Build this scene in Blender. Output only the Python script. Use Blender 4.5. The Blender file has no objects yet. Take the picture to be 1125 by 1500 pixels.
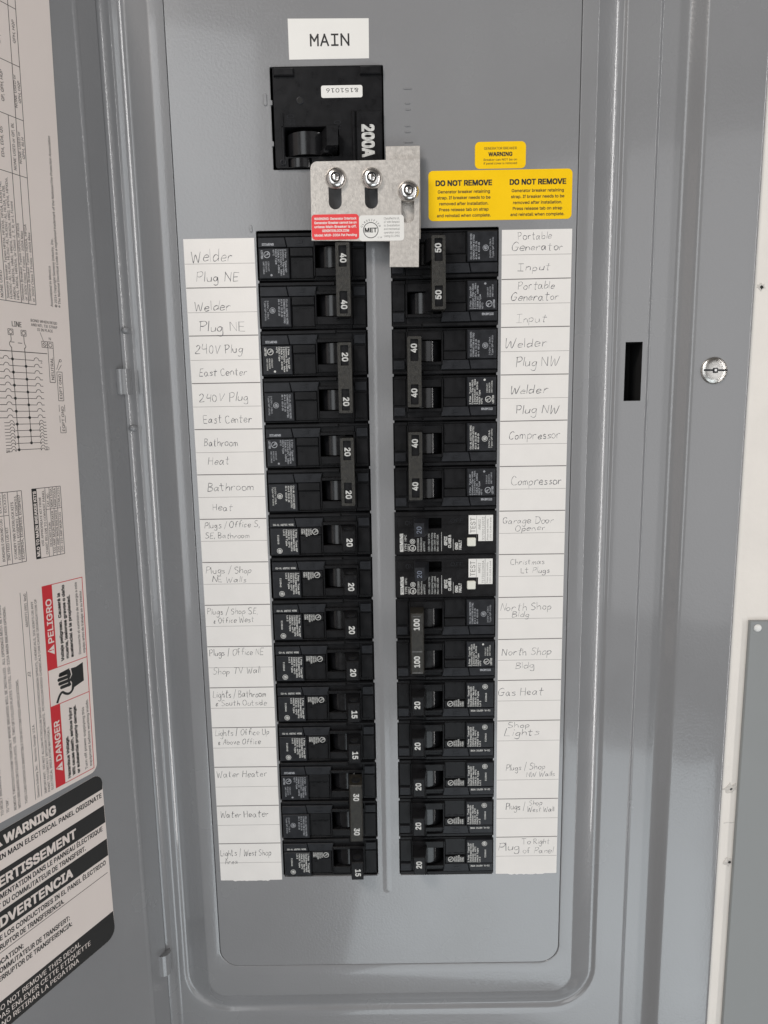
import bpy, bmesh, math, random
from mathutils import Matrix, Vector
from mathutils.geometry import delaunay_2d_cdt
random.seed(7)
scene = bpy.context.scene
col = scene.collection
R = math.radians

# ------------------------------------------------------------------ camera
# panel coordinates in mm: u right, v up, w out of the wall -> world (u, -w, v) / 1000
def rotm(p, y, r):
    Rx = Matrix(((1, 0, 0), (0, math.cos(p), -math.sin(p)), (0, math.sin(p), math.cos(p))))
    Ry = Matrix(((math.cos(y), 0, math.sin(y)), (0, 1, 0), (-math.sin(y), 0, math.cos(y))))
    Rz = Matrix(((math.cos(r), -math.sin(r), 0), (math.sin(r), math.cos(r), 0), (0, 0, 1)))
    return Ry @ Rx @ Rz
cam_data = bpy.data.cameras.new('camera')
cam = bpy.data.objects.new('camera', cam_data)
col.objects.link(cam)
Mc = rotm(R(-9.23), R(0.2), R(-0.96))
B = Matrix(((1, 0, 0), (0, 0, -1), (0, 1, 0)))          # (u,v,w) -> world
cam.matrix_world = Matrix.Translation((0, -0.39915, 0)) @ (B @ Mc).to_4x4()
cam_data.sensor_fit = 'VERTICAL'
cam_data.sensor_height = 36
cam_data.sensor_width = 27
cam_data.lens = 36 * 1040 / 1500
cam_data.clip_start = 0.01
cam_data.clip_end = 50
scene.camera = cam

# ------------------------------------------------------------------ light
world = bpy.data.worlds.new('World')
scene.world = world
world.use_nodes = True
world.node_tree.nodes['Background'].inputs[0].default_value = (1.0, 0.93, 0.87, 1)
world.node_tree.nodes['Background'].inputs[1].default_value = 0.10
def area(name, loc, target, sx, sy, power, color):
    l = bpy.data.lights.new(name, 'AREA')
    l.shape = 'RECTANGLE'
    l.size, l.size_y = sx, sy
    l.energy = power
    l.color = color
    o = bpy.data.objects.new(name, l)
    col.objects.link(o)
    o.location = loc
    o.rotation_euler = (Vector(target) - Vector(loc)).to_track_quat('-Z', 'Y').to_euler()
    return o
# warm ceiling lamp up to the left (the open door shades the lower left from it), a tall strip lamp added
# far to the right for edge highlights, two added fill panels behind the photographer's shoulders, and cool daylight coming up off the floor behind the photographer
area('ceiling_lamp', (-0.78, -1.03, 1.22), (0, 0, -0.05), 0.45, 0.4, 16, (1.0, 0.93, 0.87))
area('highlight_strip', (2.0, -1.1, -0.2), (0, 0, -0.2), 0.13, 3.0, 17, (1.0, 0.98, 0.97))
area('fill_panel_right', (0.95, -1.6, 0.0), (0.12, 0, 0.0), 1.1, 1.35, 5.0, (0.97, 0.98, 1.0))
area('fill_panel_left', (-0.68, -1.6, 0.15), (-0.1, 0, 0.0), 0.7, 1.6, 8.0, (0.93, 0.97, 1.0))
area('floor_daylight', (0.5, -1.35, -1.3), (0, 0, -0.15), 1.2, 0.7, 6.5, (0.86, 0.95, 1.0))

scene.view_settings.view_transform = 'Standard'
scene.view_settings.look = 'None'
scene.view_settings.exposure = 0.1
scene.view_settings.gamma = 1.0
scene.view_settings.use_curve_mapping = False

# ------------------------------------------------------------------ materials
def mat(name, color, rough=0.5, metal=0.0, spec=0.5, bump=0.0, bscale=900.0, var=0.0, vscale=60.0, coat=0.0, aniso=None, rvar=0.15):
    m = bpy.data.materials.new(name)
    m.use_nodes = True
    nt = m.node_tree
    b = nt.nodes['Principled BSDF']
    b.inputs['Base Color'].default_value = (*color, 1)
    b.inputs['Roughness'].default_value = rough
    b.inputs['Metallic'].default_value = metal
    b.inputs['Specular IOR Level'].default_value = spec
    b.inputs['Coat Weight'].default_value = coat
    b.inputs['Coat Roughness'].default_value = 0.07
    if bump or var:
        tc = nt.nodes.new('ShaderNodeTexCoord')
        mp = nt.nodes.new('ShaderNodeMapping')
        nt.links.new(tc.outputs['Object'], mp.inputs['Vector'])
        if aniso:
            mp.inputs['Scale'].default_value = aniso
    if bump:
        n = nt.nodes.new('ShaderNodeTexNoise')
        n.inputs['Scale'].default_value = bscale
        n.inputs['Detail'].default_value = 3
        nt.links.new(mp.outputs[0], n.inputs['Vector'])
        bp = nt.nodes.new('ShaderNodeBump')
        bp.inputs['Strength'].default_value = bump
        bp.inputs['Distance'].default_value = 0.0004
        nt.links.new(n.outputs[0], bp.inputs['Height'])
        nt.links.new(bp.outputs[0], b.inputs['Normal'])
    if var:
        n2 = nt.nodes.new('ShaderNodeTexNoise')
        n2.inputs['Scale'].default_value = vscale
        n2.inputs['Detail'].default_value = 5
        nt.links.new(mp.outputs[0], n2.inputs['Vector'])
        r = nt.nodes.new('ShaderNodeMapRange')
        r.inputs[1].default_value = 0.3
        r.inputs[2].default_value = 0.7
        r.inputs[3].default_value = 1 - var
        r.inputs[4].default_value = 1 + var
        nt.links.new(n2.outputs[0], r.inputs[0])
        mx = nt.nodes.new('ShaderNodeMix')
        mx.data_type = 'RGBA'
        mx.blend_type = 'MULTIPLY'
        mx.inputs[0].default_value = 1
        mx.inputs[6].default_value = (*color, 1)
        nt.links.new(r.outputs[0], mx.inputs[7])
        nt.links.new(mx.outputs[2], b.inputs['Base Color'])
        rr = nt.nodes.new('ShaderNodeMapRange')
        rr.inputs[1].default_value = 0.3
        rr.inputs[2].default_value = 0.7
        rr.inputs[3].default_value = max(0.02, rough * (1 - rvar))
        rr.inputs[4].default_value = min(1, rough * (1 + rvar))
        nt.links.new(n2.outputs[0], rr.inputs[0])
        nt.links.new(rr.outputs[0], b.inputs['Roughness'])
    return m
M = {}
M['paint'] = mat('grey_enamel', (0.232, 0.234, 0.240), 0.22, bump=0.24, bscale=700, var=0.03, vscale=14, coat=0.6, rvar=0.35)
M['cover'] = mat('grey_cover_paint', (0.25, 0.26, 0.26), 0.5, bump=0.1, bscale=900, var=0.03, vscale=20)
M['wall'] = mat('white_wall_paint', (0.76, 0.72, 0.67), 0.7, bump=0.6, bscale=260, var=0.03, vscale=40)
M['plaster'] = mat('torn_plaster', (0.6, 0.57, 0.53), 0.95, bump=0.9, bscale=1500, var=0.15, vscale=700)
M['void'] = mat('interior_shade', (0.006, 0.006, 0.006), 0.8)  # near-black colour stands in for the shade inside gaps and holes
M['black'] = mat('black_plastic', (0.011, 0.011, 0.012), 0.3, spec=0.16, bump=0.12, bscale=2500, var=0.2, vscale=220)
M['black_gloss'] = mat('glossy_black_plastic', (0.009, 0.009, 0.01), 0.2, spec=0.5, var=0.15, vscale=200)
M['plate'] = mat('dark_grey_plastic', (0.017, 0.018, 0.021), 0.38, spec=0.24, bump=0.1, bscale=2500, var=0.18, vscale=250)
M['tie'] = mat('worn_black_bar', (0.020, 0.018, 0.014), 0.38, spec=0.5, bump=0.5, bscale=1800, var=0.45, vscale=500)
M['scuff'] = mat('scuffed_grey_edge', (0.10, 0.10, 0.10), 0.5, var=0.4, vscale=900)
M['ink_w'] = mat('white_print', (0.54, 0.54, 0.52), 0.6, var=0.2, vscale=600)
M['ink_wd'] = mat('faded_white_print', (0.30, 0.31, 0.33), 0.6, var=0.4, vscale=900)
M['ink_g'] = mat('blue_grey_print', (0.16, 0.18, 0.23), 0.6)
M['ink_k'] = mat('black_print', (0.012, 0.012, 0.012), 0.6)
M['pen'] = mat('pencil_grey', (0.08, 0.08, 0.09), 0.7, var=0.35, vscale=900)
M['pen_dark'] = mat('dark_pen', (0.04, 0.04, 0.045), 0.7, var=0.3, vscale=900)
M['rule'] = mat('grey_ruled_line', (0.16, 0.15, 0.145), 0.8)
M['rule_thin'] = mat('thin_ruled_line', (0.36, 0.34, 0.33), 0.8)
M['paper'] = mat('label_paper', (0.76, 0.735, 0.705), 0.85, bump=0.15, bscale=1800, var=0.02, vscale=90)
M['sticker_w'] = mat('white_sticker', (0.74, 0.73, 0.70), 0.5, var=0.015, vscale=60)
M['decal'] = mat('door_decal_paper', (0.75, 0.67, 0.625), 0.55, spec=0.3, var=0.015, vscale=40)
M['yellow'] = mat('yellow_sticker', (0.90, 0.56, 0.002), 0.5, spec=0.2, var=0.03, vscale=80)
M['red'] = mat('red_sticker', (0.75, 0.045, 0.05), 0.4)
M['red_print'] = mat('red_print', (0.56, 0.018, 0.028), 0.55)
M['alu'] = mat('raw_aluminium', (0.58, 0.545, 0.505), 0.36, metal=0.4, bump=0.35, bscale=1300, var=0.12, vscale=520)
M['chrome'] = mat('chrome_bolt', (0.66, 0.64, 0.62), 0.22, metal=1.0, bump=0.1, bscale=900)
M['steel'] = mat('brushed_steel', (0.62, 0.6, 0.57), 0.25, metal=1.0, bump=0.2, bscale=500, aniso=(1, 1, 12))
M['white_plastic'] = mat('white_plastic', (0.74, 0.74, 0.72), 0.4)
M['button'] = mat('ivory_button', (0.70, 0.70, 0.63), 0.35)

# ------------------------------------------------------------------ mesh helpers
_txt = {}
try:                                                    # Blender's own bundled interface font; else the built-in one
    import os
    FONT = bpy.data.fonts.load(os.path.join(bpy.utils.system_resource('DATAFILES'), 'fonts', 'Inter.woff2'))
except Exception:
    FONT = None
CAP = 0.509 if FONT else 0.73
def outline(body):
    """closed contours of a string"""
    c = bpy.data.curves.new('t', 'FONT')
    c.body = body
    c.resolution_u = 2
    c.fill_mode = 'NONE'
    if FONT:
        c.font = FONT
    o = bpy.data.objects.new('t', c)
    m = bpy.data.meshes.new_from_object(o)
    nx = {}
    for e in m.edges:
        a, b = e.vertices
        nx.setdefault(a, []).append(b)
        nx.setdefault(b, []).append(a)
    co = [(v.co.x, v.co.y) for v in m.vertices]
    seen, loops = set(), []
    for a in range(len(co)):
        if a in seen or a not in nx:
            continue
        lp, cur = [], a
        while cur is not None and cur not in seen:
            seen.add(cur)
            lp.append(cur)
            nb = [q for q in nx[cur] if q not in seen]
            cur = (cur + 1 if cur + 1 in nb else nb[0]) if nb else None
        if len(lp) > 2:
            loops.append([co[q] for q in lp])
    bpy.data.objects.remove(o)
    bpy.data.curves.remove(c)
    bpy.data.meshes.remove(m)
    return loops
_gl = {}
_HH = max(p[0] for l in outline('HH') for p in l)
def glyph(ch):
    """filled glyph (strokes of a letter may overlap: kept where the winding number is not zero) and its advance"""
    if ch in _gl:
        return _gl[ch]
    adv = max(p[0] for l in outline('H' + ch + 'H') for p in l) - _HH
    loops = outline(ch) if ch != ' ' else []
    vs, fs = [], []
    if loops:
        pts, ed = [], []
        for lp in loops:
            k = len(pts)
            pts += [Vector(p) for p in lp]
            ed += [(k + q, k + (q + 1) % len(lp)) for q in range(len(lp))]
        cv, ce, cf = delaunay_2d_cdt(pts, ed, [], 0, 1e-5)[:3]
        vs = [(v.x, v.y) for v in cv]
        for f in cf:
            cx = sum(vs[q][0] for q in f) / len(f)
            cy = sum(vs[q][1] for q in f) / len(f)
            wn = 0
            for lp in loops:
                for q in range(len(lp)):
                    (x0, y0), (x1, y1) = lp[q - 1], lp[q]
                    if (y0 <= cy) != (y1 <= cy) and x0 + (cy - y0) * (x1 - x0) / (y1 - y0) > cx:
                        wn += 1 if y1 > y0 else -1
            if wn:
                a, b, d = (vs[q] for q in f[:3])
                cr = (b[0] - a[0]) * (d[1] - a[1]) - (b[1] - a[1]) * (d[0] - a[0])
                fs.append(tuple(f) if cr > 0 else tuple(reversed(f)))
        used = sorted({q for f in fs for q in f})
        ix = {q: n for n, q in enumerate(used)}
        vs = [vs[q] for q in used]
        fs = [tuple(ix[q] for q in f) for f in fs]
    _gl[ch] = (vs, fs, adv)
    return _gl[ch]
def text_geo(s):
    if s not in _txt:
        vs, fs, x = [], [], 0.0
        for ch in s:
            gv, gf, adv = glyph(ch)
            k = len(vs)
            vs += [(x + a, b) for a, b in gv]
            fs += [tuple(k + q for q in f) for f in gf]
            x += adv
        _txt[s] = (vs, fs)
    return _txt[s]

def rrect(x0, x1, y0, y1, r, n=5):
    if r <= 0:
        return [(x0, y0), (x1, y0), (x1, y1), (x0, y1)]
    p = []
    for cx, cy, a in ((x1 - r, y0 + r, -90), (x1 - r, y1 - r, 0), (x0 + r, y1 - r, 90), (x0 + r, y0 + r, 180)):
        for i in range(n + 1):
            t = R(a + 90 * i / n)
            p.append((cx + r * math.cos(t), cy + r * math.sin(t)))
    return p
def circ(cx, cy, r, n=20):
    return [(cx + r * math.cos(2 * math.pi * i / n), cy + r * math.sin(2 * math.pi * i / n)) for i in range(n)]

class MB:
    """collects geometry in mm (x right, y up, z out)"""
    def __init__(s):
        s.v, s.f = [], []
    def add(s, vs, fs):
        o = len(s.v)
        s.v += vs
        s.f += [tuple(i + o for i in f) for f in fs]
        return s
    def prism(s, poly, z0, z1, ch=0.0, back=False):
        n = len(poly)
        if ch > 0:
            cx = sum(p[0] for p in poly) / n
            cy = sum(p[1] for p in poly) / n
            hx = max(abs(p[0] - cx) for p in poly)
            hy = max(abs(p[1] - cy) for p in poly)
            ins = [(cx + (p[0] - cx) * (1 - ch / hx), cy + (p[1] - cy) * (1 - ch / hy)) for p in poly]
            lv = [[(x, y, z0) for x, y in poly], [(x, y, z1 - ch) for x, y in poly], [(x, y, z1) for x, y in ins]]
        else:
            lv = [[(x, y, z0) for x, y in poly], [(x, y, z1) for x, y in poly]]
        vs = [q for l in lv for q in l]
        fs = []
        for k in range(len(lv) - 1):
            for i in range(n):
                j = (i + 1) % n
                fs.append((k * n + i, k * n + j, (k + 1) * n + j, (k + 1) * n + i))
        fs.append(tuple(range((len(lv) - 1) * n, len(lv) * n)))
        if back:
            fs.append(tuple(reversed(range(n))))
        return s.add(vs, fs)
    def box(s, x0, x1, y0, y1, z0, z1, ch=0.0, back=False):
        return s.prism([(x0, y0), (x1, y0), (x1, y1), (x0, y1)], z0, z1, ch, back)
    def frustum(s, a, b, z0, z1):            # a, b = (x0,x1,y0,y1) at z0 and at z1
        vs = [(a[0], a[2], z0), (a[1], a[2], z0), (a[1], a[3], z0), (a[0], a[3], z0),
              (b[0], b[2], z1), (b[1], b[2], z1), (b[1], b[3], z1), (b[0], b[3], z1)]
        return s.add(vs, [(0, 1, 5, 4), (1, 2, 6, 5), (2, 3, 7, 6), (3, 0, 4, 7), (4, 5, 6, 7)])
    def sheet(s, poly, z):
        return s.add([(x, y, z) for x, y in poly], [tuple(range(len(poly)))])
    def quad(s, x0, x1, y0, y1, z):
        return s.sheet([(x0, y0), (x1, y0), (x1, y1), (x0, y1)], z)
    def holes(s, outer, inner, z0, z1):      # plate with holes
        bm = bmesh.new()
        loops = []
        for lp in [outer] + inner:
            vs = [bm.verts.new((x, y, 0)) for x, y in lp]
            loops.append(vs)
            for i in range(len(vs)):
                bm.edges.new((vs[i], vs[(i + 1) % len(vs)]))
        bmesh.ops.triangle_fill(bm, use_beauty=True, use_dissolve=False, edges=bm.edges[:], normal=(0, 0, 1))
        bm.verts.index_update()
        pts = [(v.co.x, v.co.y) for v in bm.verts]
        tri = []
        for f in bm.faces:
            ids = [v.index for v in f.verts]
            a, b, c = (pts[i] for i in ids[:3])
            if (b[0] - a[0]) * (c[1] - a[1]) - (b[1] - a[1]) * (c[0] - a[0]) < 0:
                ids.reverse()
            tri.append(tuple(ids))
        bm.free()
        s.add([(x, y, z1) for x, y in pts], tri)
        o = 0
        for k, lp in enumerate([outer] + inner):
            n = len(lp)
            vs = [(x, y, z1) for x, y in lp] + [(x, y, z0) for x, y in lp]
            s.add(vs, [(i, i + n, (i + 1) % n + n, (i + 1) % n) for i in range(n)])
        return s
    def ring(s, cx, cy, r0, r1, z, n=24):
        a = circ(cx, cy, r0, n)
        b = circ(cx, cy, r1, n)
        return s.add([(x, y, z) for x, y in a + b], [(i, n + i, n + (i + 1) % n, (i + 1) % n) for i in range(n)])
    def line(s, p, q, wd, z):
        dx, dy = q[0] - p[0], q[1] - p[1]
        l = math.hypot(dx, dy) or 1e-6
        nx, ny = -dy / l * wd / 2, dx / l * wd / 2
        return s.add([(p[0] - nx, p[1] - ny, z), (q[0] - nx, q[1] - ny, z), (q[0] + nx, q[1] + ny, z), (p[0] + nx, p[1] + ny, z)], [(0, 1, 2, 3)])
    def path(s, pts, wd, z, press=0.0):
        n = len(pts)
        L = []
        w0, ph = wd, random.uniform(0, 6)
        for i in range(n):
            a = pts[max(0, i - 1)]
            b = pts[min(n - 1, i + 1)]
            dx, dy = b[0] - a[0], b[1] - a[1]
            l = math.hypot(dx, dy) or 1e-6
            wd = w0 * (1 + press * math.sin(ph + i * .9) - press * .5 * (i in (0, n - 1)))
            nx, ny = -dy / l * wd / 2, dx / l * wd / 2
            L.append((pts[i][0] - nx, pts[i][1] - ny, z))
            L.append((pts[i][0] + nx, pts[i][1] + ny, z))
        return s.add(L, [(2 * i, 2 * i + 2, 2 * i + 3, 2 * i + 1) for i in range(n - 1)])
    def frame(s, x0, x1, y0, y1, wd, z):
        for p, q in (((x0, y0), (x1, y0)), ((x1, y0), (x1, y1)), ((x1, y1), (x0, y1)), ((x0, y1), (x0, y0))):
            s.line(p, q, wd, z)
        return s
    def text(s, t, x, y, h, z, width=None, al='l', d=(1, 0), bold=0.0, sx=1.0):
        """text with cap height h mm; d = reading direction; width = fitted length"""
        vs, fs = text_geo(t)
        if not vs:
            return s
        k = h / CAP
        x0 = min(p[0] for p in vs)
        x1 = max(p[0] for p in vs)
        kx = (width / (x1 - x0)) if width else k * sx
        ln = (x1 - x0) * kx
        off = {'l': 0, 'c': -ln / 2, 'r': -ln}[al]
        up = (-d[1], d[0])
        q = bold * k
        shifts = ((0, 0),) if bold <= 0.005 else ((-q, -q), (q, -q), (q, q), (-q, q)) if bold > .015 else ((-q, 0), (q, 0))
        for n_, (ox, oy) in enumerate(shifts):
            out = []
            for px, py in vs:
                a = (px - x0) * kx + off + ox
                b = py * k + oy
                out.append((x + a * d[0] + b * up[0], y + a * d[1] + b * up[1], z + .003 * n_))
            s.add(out, fs)
        return s
    def lathe(s, cx, cy, prof, n=28):        # prof = [(r, z)] from rim to centre
        vs, fs = [], []
        for r, z in prof:
            vs += [(cx + r * math.cos(2 * math.pi * i / n), cy + r * math.sin(2 * math.pi * i / n), z) for i in range(n)]
        for k in range(len(prof) - 1):
            for i in range(n):
                j = (i + 1) % n
                fs.append((k * n + i, k * n + j, (k + 1) * n + j, (k + 1) * n + i))
        fs.append(tuple(range((len(prof) - 1) * n, len(prof) * n)))
        return s.add(vs, fs)
    def extr_y(s, sec, y0, y1, caps=True):   # section [(x,z)] drawn along y
        n = len(sec)
        vs = [(x, y0, z) for x, z in sec] + [(x, y1, z) for x, z in sec]
        fs = [(i, i + n, i + 1 + n, i + 1) for i in range(n - 1)]
        if caps:
            fs += [tuple(range(n)), tuple(reversed(range(n, 2 * n)))]
        return s.add(vs, fs)
    def mesh(s, name, m, smooth=False):
        me = bpy.data.meshes.new(name)
        me.from_pydata([(x * .001, -z * .001, y * .001) for x, y, z in s.v], [], s.f)
        me.materials.append(M[m])
        if smooth:
            me.polygons.foreach_set('use_smooth', [True] * len(me.polygons))
        me.update()
        return me
    def build(s, name, m, parent=None, smooth=False):
        return link(name, s.mesh(name, m, smooth), parent)

def link(name, me, parent=None):
    o = bpy.data.objects.new(name, me)
    col.objects.link(o)
    if parent:
        o.parent = parent
    return o
def empty(name, u=0, v=0, w=0, rot=(0, 0, 0)):
    o = bpy.data.objects.new(name, None)
    col.objects.link(o)
    o.empty_display_size = 0.01
    o.location = (u * .001, -w * .001, v * .001)
    o.rotation_euler = rot
    return o
def tag(o, label, cat=None, group=None, kind=None):
    if label:
        o['label'] = label
    if cat:
        o['category'] = cat
    if group:
        o['group'] = group
    if kind:
        o['kind'] = kind
    return o
def smooth_angle(o, deg=35):
    me = o.data
    me.polygons.foreach_set('use_smooth', [True] * len(me.polygons))
    me.set_sharp_from_angle(angle=R(deg))

# ================================================================== the setting
wall = MB().holes(rrect(-700, 900, -900, 900, 0), [rrect(-170, 185, -440, 250, 0)], -20, -3).build('wall', 'wall')
tag(wall, 'white painted wall beside the grey electrical panel', kind='structure')
def nail_hole(u, v, r, n, k=.42):
    """a ragged patch of torn paint round a small hole"""
    ra = [r * random.uniform(.55, 1.25) for _ in range(n)]
    pts = [(u + ra[i] * 1.1 * math.cos(2 * math.pi * i / n), v + ra[i] * .85 * math.sin(2 * math.pi * i / n)) for i in range(n)]
    h = MB().prism(pts, -3, -2.75, 0.15).build('torn_paint_patch', 'plaster', wall)
    inn = [(u + (x - u) * k + .3, v + (y - v) * k * 1.2 - .3) for x, y in pts]
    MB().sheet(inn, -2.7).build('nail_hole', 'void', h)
nail_hole(206.2, 55.8, 2.6, 17, .45)
nail_hole(207.9, -240.3, 4.2, 19, .2)
nail_hole(210.0, -289.6, 3.4, 19, .28)
crack = MB()
crack.path([(205.0, -263.5), (207.5, -263.0), (210.0, -263.3), (213.5, -262.6)], 0.5, -2.93)
crack.build('paint_crack', 'plaster', wall)

cp = MB().box(211.8, 420, -600, -133.2, -2.9, -0.6, 0.5).build('cover_plate', 'cover')
tag(cp, 'grey flat metal cover plate on the white wall at lower right', 'cover plate')
MB().lathe(216.3, -137.4, [(2.3, -.6), (2.2, -.2), (1.6, .25), (0.7, .4)], 18).build('screw_cap', 'white_plastic', cp, True)

# ================================================================== panel
SL, SR, SB, ST = -109.5, 104.0, -355.5, 215.0           # seam of the dead front
panel = empty('electrical_panel', 0, SB - 158, -3)
tag(panel, 'grey enamelled electrical load centre with its door swung open', 'electrical panel')
def under(o, parent=panel):                            # keep panel-space coordinates under the panel's empty
    o.parent = parent
    o.matrix_parent_inverse = Matrix.Translation(parent.location).inverted()
    return o

# pressed trim: section swept round the seam
prof = [(0.45, -4.0), (0.45, -0.4), (0.6, -0.12), (0.9, 0.0), (7.4, 0.0), (8.0, 0.0), (8.6, -0.06), (9.1, -0.25), (9.5, -0.55), (10.2, -1.0),
        (14.0, -3.4), (19.0, -6.0), (21.6, -7.0), (22.8, -7.3), (23.8, -7.2), (24.5, -6.75), (25.0, -6.2), (25.5, -5.85), (26.2, -5.7), (30.5, -5.7), (40.0, -5.7),
        (42.0, -5.7), (42.6, -5.78), (43.1, -6.05), (43.5, -6.5), (43.9, -7.2), (44.3, -7.7), (45.0, -8.0), (46.0, -8.1), (56.5, -8.1),
        (58.0, -7.9), (59.4, -7.2), (61.0, -5.6), (63.8, -2.4), (64.9, -1.2), (66.0, -0.6), (67.4, -0.4), (96.2, -0.4), (97.2, -0.6), (97.9, -1.2), (98.2, -2.0), (98.2, -3.2)]
def loop_pts(d):
    r = max(12, 3 + d) if d < 31 else 14 if d < 66 else 5
    e = 0 if d < 7.5 else 13 if d < 31 else 60                            # the flat below the seam is wider than at the sides
    x0, x1, y0, y1 = SL - d, SR + d, SB - d - e, ST + d
    p = []
    N = 10
    for cx, cy, a, ex in ((x1 - r, y0 + r, -90, [(x1, -4.7), (x1, 27.7)]), (x1 - r, y1 - r, 0, []), (x0 + r, y1 - r, 90, []), (x0 + r, y0 + r, 180, [])):
        for i in range(N + 1):
            t = R(a + 90 * i / N)
            p.append((cx + r * math.cos(t), cy + r * math.sin(t)))
        p += ex
    return p
tv, tf = [], []
nl = len(loop_pts(0))
for d, z in prof:
    tv += [(x, y, z) for x, y in loop_pts(d)]
slot_i = 11
for k in range(len(prof) - 1):
    for i in range(nl):
        if prof[k][0] == 30.5 and prof[k + 1][0] == 40.0 and i == slot_i:
            continue
        j = (i + 1) % nl
        tf.append((k * nl + i, (k + 1) * nl + i, (k + 1) * nl + j, k * nl + j))
trim = under(MB().add(tv, tf).build('trim_frame', 'paint', smooth=True))
sl = MB()
x0, x1 = SR + 30.5, SR + 40.0
sl.add([(x0, -4.7, -5.7), (x1, -4.7, -5.7), (x1, 27.7, -5.7), (x0, 27.7, -5.7), (x0, -4.7, -26), (x1, -4.7, -26), (x1, 27.7, -26), (x0, 27.7, -26)],
       [(0, 1, 5, 4), (1, 2, 6, 5), (2, 3, 7, 6), (3, 0, 4, 7), (4, 5, 6, 7)])
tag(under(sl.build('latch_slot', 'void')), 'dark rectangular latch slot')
# trim screw
sc = MB().lathe(182.0, 11.2, [(7.4, -0.4), (7.3, 0.1), (6.6, 0.75), (4.5, 1.25), (2.0, 1.45), (0.3, 1.5)], 36)
sc = under(sc.build('trim_screw', 'steel', smooth=True))
ss = MB()
ss.line((175.6, 11.5), (188.6, 11.2), 1.0, 1.53)
ss.sheet(rrect(180.6, 183.4, 9.8, 12.6, .3, 2), 1.56)
MBs = ss.build('screw_slot', 'plate', sc)
b2 = MB().sheet(rrect(181.5, 182.8, 10.7, 12.0, .3, 2), 1.6).build('slot_bottom', 'chrome', sc)

# dead front with its openings
OL = (-67.5, -8.6)
OR_ = (4.5, 62.6)
VT, VB = 88.7, -293.6
df = MB()
df.holes(rrect(SL, SR, SB, ST, 12, 8), [rrect(-56.8, 2.0, 119.0, 169.2, .6, 2), rrect(OL[0], OL[1], VB, VT, .8, 2), rrect(OR_[0], OR_[1], VB, VT, .8, 2)], -1.6, 0)
dead = under(df.build('dead_front', 'paint'))
nub = {}
for i in range(16):
    v = 87.7 - 25.4 * i
    for x, sgn in ((OL[0], 1), (OL[1], -1), (OR_[0], 1), (OR_[1], -1)):
        if v < VT - 1:
            k_ = 'nub%d' % sgn
            if k_ not in nub:
                nub[k_] = MB().prism([(-.3 * sgn, -1.0), (.7 * sgn, -.6), (.7 * sgn, .6), (-.3 * sgn, 1.0)][::sgn], -1.4, 0.12).mesh('twistout_nub', 'paint')
            o = link('twistout_nub', nub[k_], dead)
            o.location = (x * .001, 0, v * .001)
for v in (132, 152):
    MB().prism([(-57.3, v - 1.5), (-56.0, v - 1), (-56.0, v + 1), (-57.3, v + 1.5)], -1.4, .25).build('twistout_nub', 'paint', dead)

rib = MB()
sec = [(-6.0, 0.0), (-5.2, .05), (-4.2, .18), (-3.2, .24), (-2.2, .18), (-1.2, .05), (-.4, 0.0)]
rib.extr_y(sec, -303, 96, caps=False)
rib.lathe(-3.2, -303, [(2.8, 0), (2.0, .05), (1.0, .18), (.05, .24)], 20)
under(rib.build('pressed_rib', 'paint', smooth=True))
for x, v, t in ((14.5, 157.6, 'l'), (14.5, 150.5, 's'), (14.6, 147.5, 'c'), (14.3, 139.5, 's'), (14.3, 136.6, 's'), (14.6, 131.6, 'l')):
    em = MB().prism(rrect(x - (2.2 if t == 'l' else 1.4), x + (2.2 if t == 'l' else 1.4), v - .35, v + .35, .3, 3), 0, .35, .15)
    em.build('embossed_mark', 'paint', dead)
em = MB().prism(rrect(-60.5, -58.7, 150.5, 156.5, .8, 3), 0, .5, .25)
em.build('embossed_mark', 'paint', dead)
MB().prism(rrect(-70.6, -69.3, 88.0, 91.6, .5, 3), 0, .5, .25).build('embossed_mark', 'paint', dead)
et = MB()
for k, ch in enumerate('8433CB6'):
    et.text(ch, 46 + k * 6.0, -371.6, 3.0, 0.04)
# shallow stamp on the bottom flange, same paint
under(et.build('stamped_number', 'paint'))
enc = MB()
enc.add([(SL, SB, -2), (SR, SB, -2), (SR, ST, -2), (SL, ST, -2), (SL, SB, -70), (SR, SB, -70), (SR, ST, -70), (SL, ST, -70)],
        [(0, 4, 5, 1), (1, 5, 6, 2), (2, 6, 7, 3), (3, 7, 4, 0), (4, 7, 6, 5)])
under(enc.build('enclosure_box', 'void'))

# hinge lip, knuckles and door
DA = 27.3
lip = [(-146.5, -6.2), (-145.4, -1.2), (-144.9, 0.0), (-144.3, .45), (-143.7, .3), (-142.4, -.85), (-141.0, -2.1), (-140.4, -2.9), (-139.9, -4.4), (-139.2, -5.4), (-138.0, -5.75)]
lp = MB().extr_y(lip, SB - 60, ST + 20, caps=False)
lp = under(lp.build('hinge_lip', 'paint', smooth=True))
door = empty('door', -143.5, 0, 1.0, (0, 0, R(90 - DA)))
door.parent = panel
door.matrix_parent_inverse = Matrix.Translation(panel.location).inverted()
dm = MB()
dsec = [(-297, -1.2), (-297, 0), (-16.2, 0), (-15.4, .25), (-14.6, .55), (-14.0, .62), (-13.4, .55), (-12.6, .25), (-11.8, 0), (-1.2, 0), (-.5, -.2), (0, -.7), (0, -1.4)]
dm.extr_y(dsec, -440, 235)
pd = dm.build('door_panel', 'paint', door)
smooth_angle(pd, 40)
tag(pd, 'inner face of the open door')
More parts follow.
